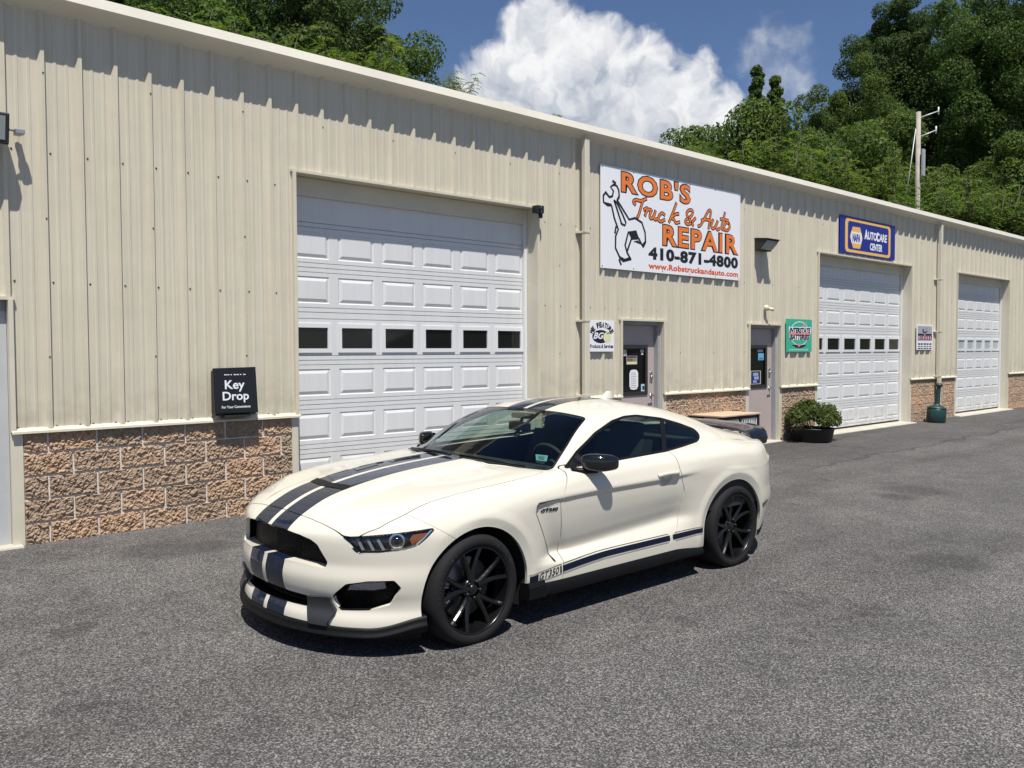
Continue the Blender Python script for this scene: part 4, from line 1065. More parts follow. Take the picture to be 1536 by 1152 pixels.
# ---------------------------------------------------------------- the car
def poly_sdf(poly, P):
    poly = np.asarray(poly, float); d = np.full(len(P), 1e9); ins = np.zeros(len(P), bool)
    lo = poly.min(0) - .12; hi = poly.max(0) + .12
    near = np.all((P > lo) & (P < hi), 1); Q = P[near]
    dd = np.full(len(Q), 1e9); ii = np.zeros(len(Q), bool)
    for k in range(len(poly)):
        a = poly[k]; b = poly[(k+1) % len(poly)]; e = b - a; w = Q - a
        t = np.clip((w @ e) / (e @ e), 0, 1)
        dd = np.minimum(dd, np.hypot(*(w - t[:, None] * e).T))
        c = ((a[1] > Q[:, 1]) != (b[1] > Q[:, 1]))
        xx = a[0] + (Q[:, 1] - a[1]) * e[0] / (e[1] if abs(e[1]) > 1e-12 else 1e-12)
        ii ^= c & (Q[:, 0] < xx)
    d[near] = np.where(ii, -dd, dd); d[~near] = .12
    return d
def round_poly(poly, r=.02, n=4):
    out = []; P = [np.array(p, float) for p in poly]; m_ = len(P)
    for i in range(m_):
        a, b, c = P[i-1], P[i], P[(i+1) % m_]
        ra = min(r, .45*np.linalg.norm(a-b)); rc = min(r, .45*np.linalg.norm(c-b))
        p = b + (a-b)/np.linalg.norm(a-b)*ra; q = b + (c-b)/np.linalg.norm(c-b)*rc
        for k in range(n+1):
            t = k/n; out.append(tuple((1-t)**2*p + 2*t*(1-t)*b + t*t*q))
    return out
def clip(M, s):
    """part of the triangle mesh where s < 0"""
    V, N, T = M; s = np.where(np.abs(s) < 1e-7, 1e-7, s); ins = s < 0; c = ins[T].sum(1)
    new_e = []; tris = [T[c == 3]]
    def edge(a, b):
        lo = np.minimum(a, b); hi = np.maximum(a, b)
        return lo * len(V) + hi
    keys = []; parts = []
    for cnt in (1, 2):
        t = T[c == cnt]
        if not len(t): continue
        odd = ins[t] if cnt == 1 else ~ins[t]
        k = odd.argmax(1); r = np.arange(len(t))
        a, b, d = t[r, k], t[r, (k+1) % 3], t[r, (k+2) % 3]
        keys += [edge(a, b), edge(a, d)]; parts.append((cnt, a, b, d))
    if not keys: return (V, N, tris[0])
    ku, inv = np.unique(np.concatenate(keys), return_inverse=True)
    ia, ib = ku // len(V), ku % len(V); f = (s[ia] / (s[ia] - s[ib]))[:, None]
    NV = V[ia] * (1-f) + V[ib] * f; NN = N[ia] * (1-f) + N[ib] * f
    off = 0
    for cnt, a, b, d in parts:
        n = len(a); ab = inv[off:off+n] + len(V); ad = inv[off+n:off+2*n] + len(V); off += 2*n
        if cnt == 1: tris.append(np.stack([a, ab, ad], 1))
        else: tris += [np.stack([ab, b, d], 1), np.stack([ab, d, ad], 1)]
    T2 = np.concatenate(tris); V2 = np.concatenate([V, NV]); N2 = np.concatenate([N, NN])
    used = np.unique(T2); mp = -np.ones(len(V2), np.int64); mp[used] = np.arange(len(used))
    return (V2[used], N2[used], mp[T2])
def boundary(T):
    e = np.concatenate([T[:, [0, 1]], T[:, [1, 2]], T[:, [2, 0]]]); k = np.sort(e, 1)
    _, inv, cnt = np.unique(k, axis=0, return_inverse=True, return_counts=True)
    return e[cnt[inv.ravel()] == 1]
def skirt(M, depth):
    """turn the free edges inwards so that a sheet reads as having thickness"""
    V, N, T = M; e = boundary(T)
    e = e[(np.abs(V[e[:, 0], 1]) > 1e-4) | (np.abs(V[e[:, 1], 1]) > 1e-4)]
    a, b = e[:, 0], e[:, 1]; n = len(e); o = len(V)
    A, B = V[a], V[b]; A2, B2 = A - N[a]*depth, B - N[b]*depth
    fn = np.cross(B - A, A2 - A); fn = -fn / (np.linalg.norm(fn, axis=1)[:, None] + 1e-9)
    i = np.arange(n)
    TT = np.concatenate([np.stack([o+i, o+n*2+i, o+n+i], 1), np.stack([o+n+i, o+n*2+i, o+n*3+i], 1)])
    return (np.concatenate([V, A, B, A2, B2]), np.concatenate([N, fn, fn, fn, fn]), np.concatenate([T, TT]))
def mirror(M):
    V, N, T = M; k = np.array([1, -1, 1.]); return (V * k, N * k, T[:, ::-1])
def both(M):
    R = mirror(M); return (np.concatenate([M[0], R[0]]), np.concatenate([M[1], R[1]]), np.concatenate([M[2], R[2] + len(M[0])]))
def inset(M, d):
    return (M[0] - M[1] * d, M[1], M[2])
def shifted(A, vec):
    """sheet moved bodily; the y part of vec is taken away from the middle line"""
    v = np.tile(np.array(vec, float), (len(A[0]), 1)); v[:, 1] *= np.sign(A[0][:, 1] + 1e-9)
    return (A[0] + v, A[1], A[2])
def wall_between(A, B_):
    e = boundary(A[2]); e = e[(np.abs(A[0][e[:, 0], 1]) > 1e-4) | (np.abs(A[0][e[:, 1], 1]) > 1e-4)]
    n = len(e); P_ = np.concatenate([A[0][e[:, 0]], A[0][e[:, 1]], B_[0][e[:, 0]], B_[0][e[:, 1]]]); i = np.arange(n)
    T_ = np.concatenate([np.stack([i, i+n, i+2*n], 1), np.stack([i+n, i+3*n, i+2*n], 1)])
    fn = np.cross(P_[i+n] - P_[i], P_[i+2*n] - P_[i]); fn /= np.linalg.norm(fn, axis=1)[:, None] + 1e-9
    return (P_, np.concatenate([fn]*4), T_)
def recess(name, A, vec, m_, parent, wall):
    B_ = shifted(A, vec); o = part(name, B_, m_, parent); P_, N_, T_ = wall_between(A, B_); up = N_[T_[:, 0], 2] * np.sign(vec[0]); mid = P_[T_[:, 0], 2] < P_[:, 2].mean()
    led = (np.abs(up) > .75) & mid if name == 'grille' else np.zeros(len(T_), bool)
    part('surround', (P_, N_, T_[~led]), wall, o)
    if led.any(): part('ledge', (P_, N_*np.sign(N_[:, 2:3] + 1e-9), T_[led]), PAINT, o)
    return o
def part(name, M, m_, parent):
    if not len(M[2]): return None
    n = M[1] / (np.linalg.norm(M[1], axis=1)[:, None] + 1e-9)
    return link(name, npmesh(name, M[0], M[2], True, n), m_, parent)

V, Q = surface_nets(field, (-.96, -.0195, .08), (3.95, 1.02, 1.42), .0115)
for _ in range(3):
    g = fgrad(V); f = field(V); V = V - np.clip(f, -.01, .01)[:, None] * g / (np.sum(g*g, 1)[:, None] + 1e-6)
g = fgrad(V, .006); N = g / np.linalg.norm(g, axis=1)[:, None]
d1 = np.linalg.norm(V[Q[:, 0]] - V[Q[:, 2]], axis=1); d2 = np.linalg.norm(V[Q[:, 1]] - V[Q[:, 3]], axis=1)
T = np.where((d1 < d2)[:, None, None], np.stack([Q[:, [0, 1, 2]], Q[:, [0, 2, 3]]], 1), np.stack([Q[:, [0, 1, 3]], Q[:, [1, 2, 3]]], 1)).reshape(-1, 3)
BODY = clip((V, N, T), -V[:, 1])
low_line = Tab1([-.9, -.6, -.35, .2, .5, 1.9, 2.3, 3.0, 3.12, 3.42, 3.9], [.198, .19, .235, .25, .275, .275, .24, .23, .26, .385, .42], 1)
xz = lambda M: M[0][:, [0, 2]]
xy = lambda M: M[0][:, [0, 1]]
yz = lambda M: M[0][:, [1, 2]]
pz = lambda M: np.stack([(M[0][:, 0] + M[0][:, 1]) * .70711, M[0][:, 2]], 1)
def guard(s, ok): return np.where(ok, s, .12)
BLACKLOW = clip(BODY, BODY[0][:, 2] - low_line(BODY[0][:, 0]))
M = clip(BODY, low_line(BODY[0][:, 0]) - BODY[0][:, 2])
for A in (ARCH_F, ARCH_R):
    M = clip(M, np.where(M[0][:, 1] > .55, -archd(M[0][:, 0], M[0][:, 2], A), -.12))
    BLACKLOW = clip(BLACKLOW, np.where(BLACKLOW[0][:, 1] > .3, -archd(BLACKLOW[0][:, 0], BLACKLOW[0][:, 2], A) - .004, -.12))

DLO = round_poly([(.879, .961), (1.049, 1.062), (1.302, 1.17), (1.542, 1.237), (1.714, 1.260), (1.865, 1.261), (2.143, 1.224), (2.352, 1.171), (2.515, 1.118), (2.545, 1.076), (2.504, 1.045), (2.425, 1.023), (2.279, 1.011), (1.944, .988), (1.412, .973), (1.117, .966)], .03)
WS = round_poly([(.497, -.2), (.497, .2), (.517, .30), (.613, .499), (.685, .676), (.735, .768), (.765, .772), (1.027, .695), (1.333, .580), (1.352, .550), (1.327, .435), (1.287, .203), (1.281, 0.), (1.281, -.2)], .025)
RG = round_poly([(2.72, -.2), (2.72, .2), (2.74, .44), (2.80, .49), (3.18, .52), (3.27, .48), (3.31, .2), (3.31, -.2)], .03)
GRILLE = round_poly([(-.2, .703), (.18, .699), (.317, .687), (.405, .669), (.45, .646), (.514, .55), (.50, .513), (.398, .522), (.302, .526), (.103, .532), (-.2, .532)], .012)
LOWER = round_poly([(-.2, .356), (.179, .350), (.381, .339), (.375, .274), (.228, .274), (.05, .272), (-.2, .272)], .01)
FIN = [(-.296, .343), (-.152, .358), (-.146, .325), (-.114, .278), (-.166, .209), (-.158, .150), (-.27, .150), (-.298, .274)]
FOG = round_poly([(-.118, .385), (-.055, .44), (.071, .461), (.219, .463), (.258, .418), (.194, .319), (.075, .288), (-.092, .279), (-.132, .325), (-.138, .360)], .008)
HEAD = round_poly([(-.083, .701), (.134, .719), (.42, .743), (.438, .736), (.396, .692), (.336, .642), (.275, .627), (.132, .612), (.018, .610), (-.006, .623)], .01)
HOOD = round_poly([(-.744, -.2), (-.745, .10), (-.746, .197), (-.734, .371), (-.719, .488), (-.700, .588), (-.655, .66), (-.55, .725), (-.40, .762), (-.1, .787), (.3, .80), (.62, .80), (.70, .785), (.675, .70), (.595, .50), (.497, .30), (.478, .2), (.475, -.2)], .02)
DOOR = round_poly([(.722, .24), (.748, .51), (.712, .772), (.76, .86), (.845, .961), (.87, .98), (1.3, .995), (1.985, 1.004), (1.984, .852), (2.05, .704), (2.02, .500), (1.945, .402), (1.808, .309), (1.795, .24)], .03)
LID = round_poly([(3.30, -.2), (3.30, .3), (3.26, .50), (3.30, .60), (3.50, .63), (3.60, .58), (3.70, .40), (3.74, .2), (3.75, -.2)], .03)

def take(poly, co, ok, gap=0.):
    """split a region off the remaining sheet; gap is the width of the shut line round it"""
    global M
    s = guard(poly_sdf(poly, co(M)), ok(M)); A = clip(M, s + gap/2); s2 = -(s - gap/2)
    M = clip(M, s2)
    return A
xcol = lambda M: M[0][:, 0]
ycol = lambda M: M[0][:, 1]
zcol = lambda M: M[0][:, 2]
g_side = take(DLO, xz, lambda M: ycol(M) > .45)
g_wind = take(WS, xy, lambda M: zcol(M) > .9)
g_rear = take(RG, xy, lambda M: zcol(M) > .9)
r_head = take(HEAD, pz, lambda M: xcol(M) < -.05)
r_gril = take(GRILLE, yz, lambda M: xcol(M) < -.4)
r_lowr = take(LOWER, yz, lambda M: xcol(M) < -.4)
r_fog = take(FOG, pz, lambda M: xcol(M) < -.05)
r_fin = take(FIN, pz, lambda M: (xcol(M) < -.3) & (ycol(M) > .2))
r_hood = take(HOOD, xy, lambda M: zcol(M) > .6, .0045)
r_door = take(DOOR, xz, lambda M: ycol(M) > .5, .007)
r_lid = take(LID, xy, lambda M: zcol(M) > .8, .006)
sb = guard(xcol(M) - (-.28 + (.745 - zcol(M)) * 1.53), xcol(M) < .1)
r_bump = clip(M, sb + .002); M = clip(M, -(sb - .002))
r_body = M

# materials
def paint_material():
    m_ = bpy.data.materials.new('cream_paint_navy_stripes'); m_.use_nodes = True
    t = NT(m_.node_tree); b = t.n['Principled BSDF']
    tc_ = t.node('ShaderNodeTexCoord'); sp = t.node('ShaderNodeSeparateXYZ'); t.link(tc_.outputs['Object'], sp.inputs[0])
    ay = t.math('ABSOLUTE', sp.outputs[1])
    k = t.math('MULTIPLY', t.maprange(ay, .0195, .0215), t.maprange(ay, .204, .206, 1, 0))
    t.link(t.mix(k, (.63, .596, .505, 1), (.005, .012, .032, 1)), b.inputs['Base Color'])
    b.inputs['Roughness'].default_value = .4; b.inputs['Specular IOR Level'].default_value = .03; b.inputs['Coat Weight'].default_value = 1.0; b.inputs['Coat Roughness'].default_value = .035
    return m_
def glass_material(name, tint, refl=1.):
    m_ = bpy.data.materials.new(name); m_.use_nodes = True; t = NT(m_.node_tree); t.n.clear()
    o = t.node('ShaderNodeOutputMaterial'); tr = t.node('ShaderNodeBsdfTransparent'); gl = t.node('ShaderNodeBsdfGlossy'); mx = t.node('ShaderNodeMixShader')
    tr.inputs[0].default_value = (*tint, 1); gl.inputs['Roughness'].default_value = .015; gl.inputs[0].default_value = (.95, .97, 1, 1)
    fr = t.node('ShaderNodeLayerWeight'); fr.inputs[0].default_value = .5
    t.link(t.math('MULTIPLY', t.math('ADD', t.math('MULTIPLY', t.math('POWER', fr.outputs['Facing'], 4.5), .92), .045), refl), mx.inputs[0]); t.link(tr.outputs[0], mx.inputs[1]); t.link(gl.outputs[0], mx.inputs[2]); t.link(mx.outputs[0], o.inputs[0])
    return m_
def mesh_material(name, scale, depth=.6):
    """black honeycomb insert"""
    m_ = bpy.data.materials.new(name); m_.use_nodes = True; t = NT(m_.node_tree); b = t.n['Principled BSDF']
    tc_ = t.node('ShaderNodeTexCoord')
    mp = t.node('ShaderNodeMapping'); mp.inputs['Scale'].default_value = (0, 1, 1.3); t.link(tc_.outputs['Object'], mp.inputs[0])
    v = t.voronoi(mp.outputs[0], scale, 'DISTANCE_TO_EDGE'); n = t.node('ShaderNodeTexVoronoi')
    k = t.maprange(v, .03, .10, 1, 0)
    t.link(t.mix(k, (.0008, .0008, .001, 1), (.006, .006, .0065, 1)), b.inputs['Base Color'])
    bp = t.node('ShaderNodeBump'); bp.inputs['Strength'].default_value = depth; bp.inputs['Distance'].default_value = .01
    t.link(k, bp.inputs['Height']); t.link(bp.outputs[0], b.inputs['Normal'])
    b.inputs['Roughness'].default_value = .45; b.inputs['Specular IOR Level'].default_value = .15
    return m_
PAINT = paint_material(); INTAKE = mesh_material('intake_honeycomb', 52); GRILLEM = mesh_material('grille_honeycomb', 48)
G_WIND = glass_material('windscreen_glass', (.70, .82, .76), .9)
G_SIDE = glass_material('tinted_side_glass', (.52, .63, .57), 1.0)
G_LENS = glass_material('clear_lens', (.93, .95, .96), .8)
TRIM = mat('satin_black_trim', (.007, .007, .008), .45, spec=.2)
GLOSSB = mat('gloss_black', (.006, .006, .007), .12, coat=.5)
PLAST = mat('grained_black_plastic', (.0045, .0045, .005), .55, spec=.2, bump=(300, .15, .002))
FINM = mat('grey_bumper_fin', (.030, .031, .034), .45)
RUBBER = mat('tyre_rubber', (.010, .010, .0105), .80, spec=.3, bump=(180, .2, .002))
INTER = mat('dark_cabin_trim', (.018, .018, .020), .75)
SEATM = mat('dark_seat_cloth', (.030, .030, .033), .85)
CHROME = mat('bright_reflector', (.75, .76, .78), .15, metal=1.)
LIGHTB = mat('pale_lamp_bar', (.17, .18, .19), .3)
AMBER = mat('amber_lens', (.20, .055, .010), .25, coat=.3)
NAVY = mat('navy_decal', (.006, .010, .026), .3, spec=.2)
INK = mat('black_decal', (.010, .010, .012), .4)
DISC = mat('brake_steel', (.18, .18, .185), .4, metal=.8)
WELL = mat('wheel_well_liner', (.008, .008, .008), .9)

CAR = empty('sports_car', (3.207, -3.525, -.0765))
CAR.rotation_euler = (.0167, 0, 0)
tag(CAR, 'cream white two-door sports coupe with navy double stripes and black wheels', 'car')
part('body_shell', skirt(both(r_body), .022), PAINT, CAR)
part('hood', skirt(both(r_hood), .02), PAINT, CAR)
bumper = part('front_bumper', skirt(both(r_bump), .03), PAINT, CAR)
part('trunk_lid', skirt(both(r_lid), .02), PAINT, CAR)
doors = {}
for sgn in (-1, 1):
    side = lambda A: mirror(A) if sgn < 0 else A
    doors[sgn] = part('door', skirt(side(r_door), .02), PAINT, CAR)
    S = clip(g_side, poly_sdf(DLO, xz(g_side)) + .016); Tm = clip(g_side, -(poly_sdf(DLO, xz(g_side)) + .016))
    bp = lambda A: np.abs(xcol(A) - (1.944 + (zcol(A) - .988) * .826)) - .030
    pil = clip(S, bp(S)); S2 = clip(S, -bp(S))
    part('window_trim', both(Tm) if False else side((np.concatenate([Tm[0], pil[0]]), np.concatenate([Tm[1], pil[1]]), np.concatenate([Tm[2], pil[2] + len(Tm[0])]))), TRIM, CAR)
    part('side_window', side(inset(clip(S2, xcol(S2) - (1.944 + (zcol(S2) - .988) * .826)), .004)), G_SIDE, CAR)
    part('quarter_window', side(inset(clip(S2, (1.944 + (zcol(S2) - .988) * .826) - xcol(S2)), .004)), G_SIDE, CAR)
    # headlamp
    hl = part('headlight', side(skirt(inset(r_head, .055), -.055)), GLOSSB, CAR)
    part('lens', side(inset(r_head, .003)), G_LENS, hl)
    recess('intake_mesh', side(r_fog), (.055, -.03, 0), INTAKE, CAR, TRIM)
    fo = shifted(side(r_fin), (-.020, .014, 0)); fn_ = part('bumper_fin', fo, FINM, CAR); part('edge', wall_between(fo, shifted(side(r_fin), (.02, -.01, 0))), FINM, fn_)
W2 = both(g_wind); sw = poly_sdf(WS, np.stack([W2[0][:, 0], np.abs(W2[0][:, 1])], 1))
part('windscreen', clip(W2, sw + .014), G_WIND, CAR); part('windscreen_seal', clip(W2, -(sw + .014)), TRIM, CAR)
part('rear_window', both(inset(g_rear, .004)), G_SIDE, CAR)
recess('grille', both(r_gril), (.075, 0, 0), GRILLEM, CAR, TRIM)
recess('lower_grille', both(r_lowr), (.08, 0, 0), INTAKE, CAR, TRIM)

def march(S, d, steps=240, h=.006):
    """first body surface met from start points S along d"""
    P = np.array(S, float); d = np.asarray(d, float); done = np.zeros(len(P), bool)
    for _ in range(steps):
        f = field(P); done |= f < 0
        P[~done] += d * np.clip(f[~done], .0008, h)[:, None] if True else 0
        if done.all(): break
    return P
def on_side(xs, zs, off=.003):
    """points on the flank at (x, z), y > 0, lifted by off"""
    S = np.stack([xs, np.full(len(xs), 1.03), zs], 1); P = march(S, (0, -1, 0)); g = fgrad(P, .006)
    return P + off * g / np.linalg.norm(g, axis=1)[:, None]
def on_corner(ps, zs, off=0.):
    S = np.stack([ps*.70711 - .9, ps*.70711 + .9, zs], 1); P = march(S, np.array((.70711, -.70711, 0)), 500); g = fgrad(P, .006)
    return P + off * g / np.linalg.norm(g, axis=1)[:, None]
def grid_faces(nx, nz): return [(i*nz+j, (i+1)*nz+j, (i+1)*nz+j+1, i*nz+j+1) for i in range(nx-1) for j in range(nz-1)]
def flank_strip(mb, x0, x1, zt, zb, f0, f1, sgn, n=60, off=.003):
    xs = np.linspace(x0, x1, n); k = 4; X = np.repeat(xs, k); t = np.tile(np.linspace(f0, f1, k), n)
    P = on_side(X, zb(X) + (zt(X) - zb(X)) * t, off); P[:, 1] *= sgn
    mb.add(P, grid_faces(n, k), True)
st_top = Tab1([.42, .56, .715, 1.2, 1.92, 2.26], [.347, .359, .376, .402, .403, .402], 1)
st_bot = Tab1([.42, .56, .715, 1.2, 1.92, 2.26], [.282, .294, .308, .339, .341, .346], 1)
for sgn in (-1, 1):
    mb = MB()
    for a, b in ((.43, .715), (.725, 1.845), (1.925, 2.275)):
        flank_strip(mb, a, b, st_top, st_bot, .95, 1.0, sgn); flank_strip(mb, a, b, st_top, st_bot, 0., .05, sgn)
    mb.build('pinstripe', INK, CAR)
    mb = MB(); flank_strip(mb, .725, 1.862, st_top, st_bot, .20, .80, sgn); flank_strip(mb, 1.897, 2.275, st_top, st_bot, .20, .80, sgn)
    flank_strip(mb, .435, .505, st_top, st_bot, .15, .84, sgn, 8); flank_strip(mb, .700, .714, st_top, st_bot, .15, .84, sgn, 4)
    mb.build('side_stripe', NAVY, CAR)
    # lettering within the stripe, and the small fender badge
    def flank_text(txt, x0, x1, f, name, **kw):
        Vt, Ft = text_mesh(txt, 0, 1, 0, 1, **kw)
        tx = Vt[:, 0] if sgn < 0 else 1 - Vt[:, 0]
        X = x0 + tx * (x1 - x0); zt, zb = f(X); P = on_side(X, zb + (zt - zb) * Vt[:, 2], .0035); P[:, 1] *= sgn
        return MB().add(P, Ft).build(name, INK, CAR)
    flank_text('GT350', .515, .690, lambda X: (st_bot(X) + .056, st_bot(X) + .012), 'stripe_lettering', shear=.25, offset=.012)
    flank_text('GT350', .548, .690, lambda X: (X*0 + .747, X*0 + .724), 'fender_badge', shear=.3, offset=.05)
    # black edge of the side scoop
    L = np.array([(.690, .799), (.60, .796), (.522, .790), (.503, .775), (.492, .748), (.497, .728), (.55, .622), (.61, .502), (.655, .41), (.668, .396)])
    tt = np.linspace(0, len(L)-1, 70); C = np.stack([np.interp(tt, range(len(L)), L[:, 0]), np.interp(tt, range(len(L)), L[:, 1])], 1)
    tg = np.gradient(C, axis=0); tg /= np.linalg.norm(tg, axis=1)[:, None]; nn = np.stack([-tg[:, 1], tg[:, 0]], 1)
    wd = np.interp(tt, [0, 2.2, 3.5, len(L)-1.8, len(L)-1], [.0015, .004, .008, .008, .005])[:, None]
    Pa, Pb = C + nn*wd, C - nn*wd; P = np.concatenate([on_side(Pa[:, 0], Pa[:, 1], .004), on_side(Pb[:, 0], Pb[:, 1], .004)]); P[:, 1] *= sgn
    n_ = len(C); MB().add(P, [(i, i+1, i+1+n_, i+n_) for i in range(n_-1)]).build('scoop_edge', INK, CAR)
    # door handle over a flat disc, the dimple's shade put into its colour
    dr = doors[sgn]
    xs = np.linspace(1.715, 1.965, 15); zs = .842 + .004*np.sin((xs-1.715)/.25*math.pi)
    P = on_side(xs, zs, .018); P0 = on_side(xs, zs, .0); e = np.clip(np.minimum(xs-1.715, 1.965-xs)/.045, 0, 1)[:, None]
    P = P0 + (P - P0) * np.sqrt(e); P[:, 1] *= sgn
    hb = MB(); n_ = 10; VV = []
    for i, p in enumerate(P):
        for k in range(n_):
            a = 2*math.pi*k/n_; VV.append((p[0], p[1] + .008*math.cos(a), p[2] + .0135*math.sin(a)))
    hb.add(VV, [(i*n_+k, i*n_+(k+1) % n_, (i+1)*n_+(k+1) % n_, (i+1)*n_+k) for i in range(len(P)-1) for k in range(n_)], True)
    hb.build('handle', PAINT, dr)
    aa = np.linspace(0, 2*math.pi, 24, endpoint=False)
    P = on_side(np.concatenate([[1.815], 1.815 + .062*np.cos(aa)]), np.concatenate([[.812], .812 + .042*np.sin(aa)]), .002); P[:, 1] *= sgn
    MB().add(P, [(0, 1+i, 1+(i+1) % 24) for i in range(24)], True).build('handle_recess_shade', mat('shaded_cup', (.42, .41, .37), .5), dr)
    # door mirror
    mm = empty('wing_mirror', (1.065, sgn*.955, 1.004), parent=CAR)
    u_ = np.linspace(0, math.pi, 14); w_ = np.linspace(0, 2*math.pi, 25)[:-1]; VV = []
    for a in u_:
        for b in w_:
            sx, sy, sz = math.copysign(abs(math.sin(a)*math.cos(b))**.55, math.sin(a)*math.cos(b)), math.copysign(abs(math.cos(a))**.8, math.cos(a)), math.copysign(abs(math.sin(a)*math.sin(b))**.55, math.sin(a)*math.sin(b))
            x_ = .080*sx; x_ = min(x_, .055); VV.append((x_ + .055*sy, sgn*.088*sy, .058*sz - (.006*sy)))
    nb = 24
    MB().add(VV, [(i*nb+j, i*nb+(j+1) % nb, (i+1)*nb+(j+1) % nb, (i+1)*nb+j) for i in range(13) for j in range(nb)], True).build('cap', GLOSSB, mm)
    MB().prism([(-.055*sgn, -.042), (.065*sgn, -.044), (.072*sgn, .0), (.06*sgn, .04), (-.05*sgn, .042)], .0555, .058, 0).build('mirror_glass', CHROME, mm)
    MB().tube([(-.16, -sgn*.115, -.050), (-.09, -sgn*.075, -.056), (-.01, -sgn*.01, -.050)], [.022, .020, .024], 10).build('arm', TRIM, mm)
    # lamp innards
    hl = [o for o in CAR.children if o.name.split('.')[0] == 'headlight'][-1 if sgn > 0 else 0]
    def corner_plate(poly, off, m_, name, par):
        Pq = on_corner(np.array([p[0] for p in poly]), np.array([p[1] for p in poly]), off); Pq[:, 1] *= sgn
        return MB().add(Pq, [tuple(range(len(poly)))]).build(name, m_, par)
    for b0 in (-.005, .055, .115):
        corner_plate([(b0 - .004, .698), (b0 + .014, .700), (b0 + .052, .630), (b0 + .034, .627)], -.022, LIGHTB, 'light_bar', hl)
    corner_plate([(.315, .655), (.372, .688), (.402, .722), (.318, .716), (.300, .690)], -.012, AMBER, 'turn_signal', hl)
    corner_plate([(.20, .628), (.29, .630), (.345, .650), (.425, .733), (.414, .736), (.335, .660), (.285, .642), (.20, .640)], -.010, CHROME, 'bezel', hl)
    c = on_corner(np.array([.232]), np.array([.680]), -.035)[0]; c[1] *= sgn
    ax_ = Vector((-.55, sgn*.80, .0)).normalized()
    pr = MB().lathe([(.0, .030), (.014, .028), (.026, .020), (.034, .006), (.036, 0), (.045, .012), (.047, -.01), (.036, -.02)], 28).build('projector', CHROME, hl, c)
    pr.rotation_euler = ax_.to_track_quat('Z', 'Y').to_euler()
    pr = MB().lathe([(.0, .034), (.014, .032), (.026, .024), (.033, .010)], 24).build('projector_lens', GLOSSB, hl, c); pr.rotation_euler = ax_.to_track_quat('Z', 'Y').to_euler()
    # fog lamp set into the top of the intake
    fl = corner_plate([(-.052, .398), (-.035, .428), (.060, .449), (.165, .451), (.172, .412), (.10, .402)], -.020, mat('lamp_chrome_dim', (.30, .31, .33), .22, metal=.9), 'fog_lamp', CAR)
    corner_plate([(-.054, .396), (-.037, .430), (.060, .452), (.170, .454), (.177, .410), (.10, .400)], -.012, G_LENS, 'lens', fl)
    # black side skirt
    xs = np.linspace(.43, 2.29, 50); sec = [(0., .0), (.006, -.006), (.016, -.03), (.018, -.066), (.012, -.082), (-.05, -.088)]
    top = low_line(xs); edge = on_side(xs, top + .004, 0)[:, 1]
    VV = []
    for i, x_ in enumerate(xs):
        e = 1 + .0*x_
        for (o_, z_) in sec: VV.append((x_, sgn*(edge[i] + o_ - .004), top[i] + z_ + (.03 * max(0, (x_-1.9)/.4) if z_ < -.05 else 0.)))
    k = len(sec); mb = MB().add(VV, grid_faces(len(xs), k), True)
    y0 = edge[0]; mb.prism([(y0 + .014, .30), (y0 + .030, .27), (y0 + .028, .195), (y0 - .06, .185), (y0 - .06, .29)] if sgn > 0 else [(-(y0 + .014), .30), (-(y0 + .030), .27), (-(y0 + .028), .195), (-(y0 - .06), .185), (-(y0 - .06), .29)], .415, .56, 0)
    mb.build('side_skirt', PLAST, CAR)
    # rear reflector and rear lower corner
    def hitp(x_, z_): return on_side(np.array([x_]), np.array([z_]), .003)[0]
    gu, gv = [q.ravel() for q in np.meshgrid(np.linspace(0, 1, 8), np.linspace(0, 1, 4), indexing='ij')]
    P = on_side(3.115 + .125*gu, .462 + .016*gu + (.026)*gv - .008, .005); P[:, 1] *= sgn
    MB().add(P, grid_faces(8, 4)).build('side_marker', mat('dark_red_lens', (.10, .008, .006), .25, coat=.4), CAR)

# lower black band at nose and tail, wells, floor
part('lower_band', both(inset(clip(BLACKLOW, np.where(xcol(BLACKLOW) < -.2, .12, .20) - zcol(BLACKLOW)), .006)), PLAST, CAR)
fx = np.concatenate([np.linspace(0, .74, 26)]); zz = np.full(len(fx), .175)
S = np.stack([np.full(len(fx), -1.0), fx, zz], 1); edge = march(S, (1, 0, 0), 500)
p2 = on_corner(np.linspace(-.02, .39, 22), np.full(22, .175)); edge = np.concatenate([edge[edge[:, 0] + edge[:, 1] < -.05], p2])
gd = fgrad(edge, .01)[:, :2]; gd /= np.linalg.norm(gd, axis=1)[:, None]
VV = []; n_ = len(edge)
prof = [(-.10, .136), (.014, .136), (.026, .140), (.026, .148), (.014, .157), (.013, .176), (.011, .192), (-.05, .192)]
full = [(e, g_, 1) for e, g_ in zip(edge, gd)]; full = [(e, g_, -1) for e, g_, _ in full[:0:-1]] + full
for e, g_, s_ in full:
    lift = .055 * sstep(-.62, -.34, np.array(e[0]))
    for (o_, z_) in prof: VV.append((e[0] + g_[0]*o_, s_*(e[1] + g_[1]*o_), z_ + float(lift) * (.4 if z_ < .14 else 1.)))
MB().add(VV, [(i*8+k, (i+1)*8+k, (i+1)*8+(k+1) % 8, i*8+(k+1) % 8) for i in range(len(full)-1) for k in range(8)], True).build('front_splitter', PLAST, CAR)
floor_ = MB().box((-.55, -.50, .16), (3.40, .50, .30)); floor_.box((.45, -.84, .20), (2.25, .84, .27)); floor_.box((3.15, -.70, .24), (3.55, .70, .5)); floor_.box((-.60, -.40, .2), (-.45, .40, .62))
floor_.build('underbody', WELL, CAR)
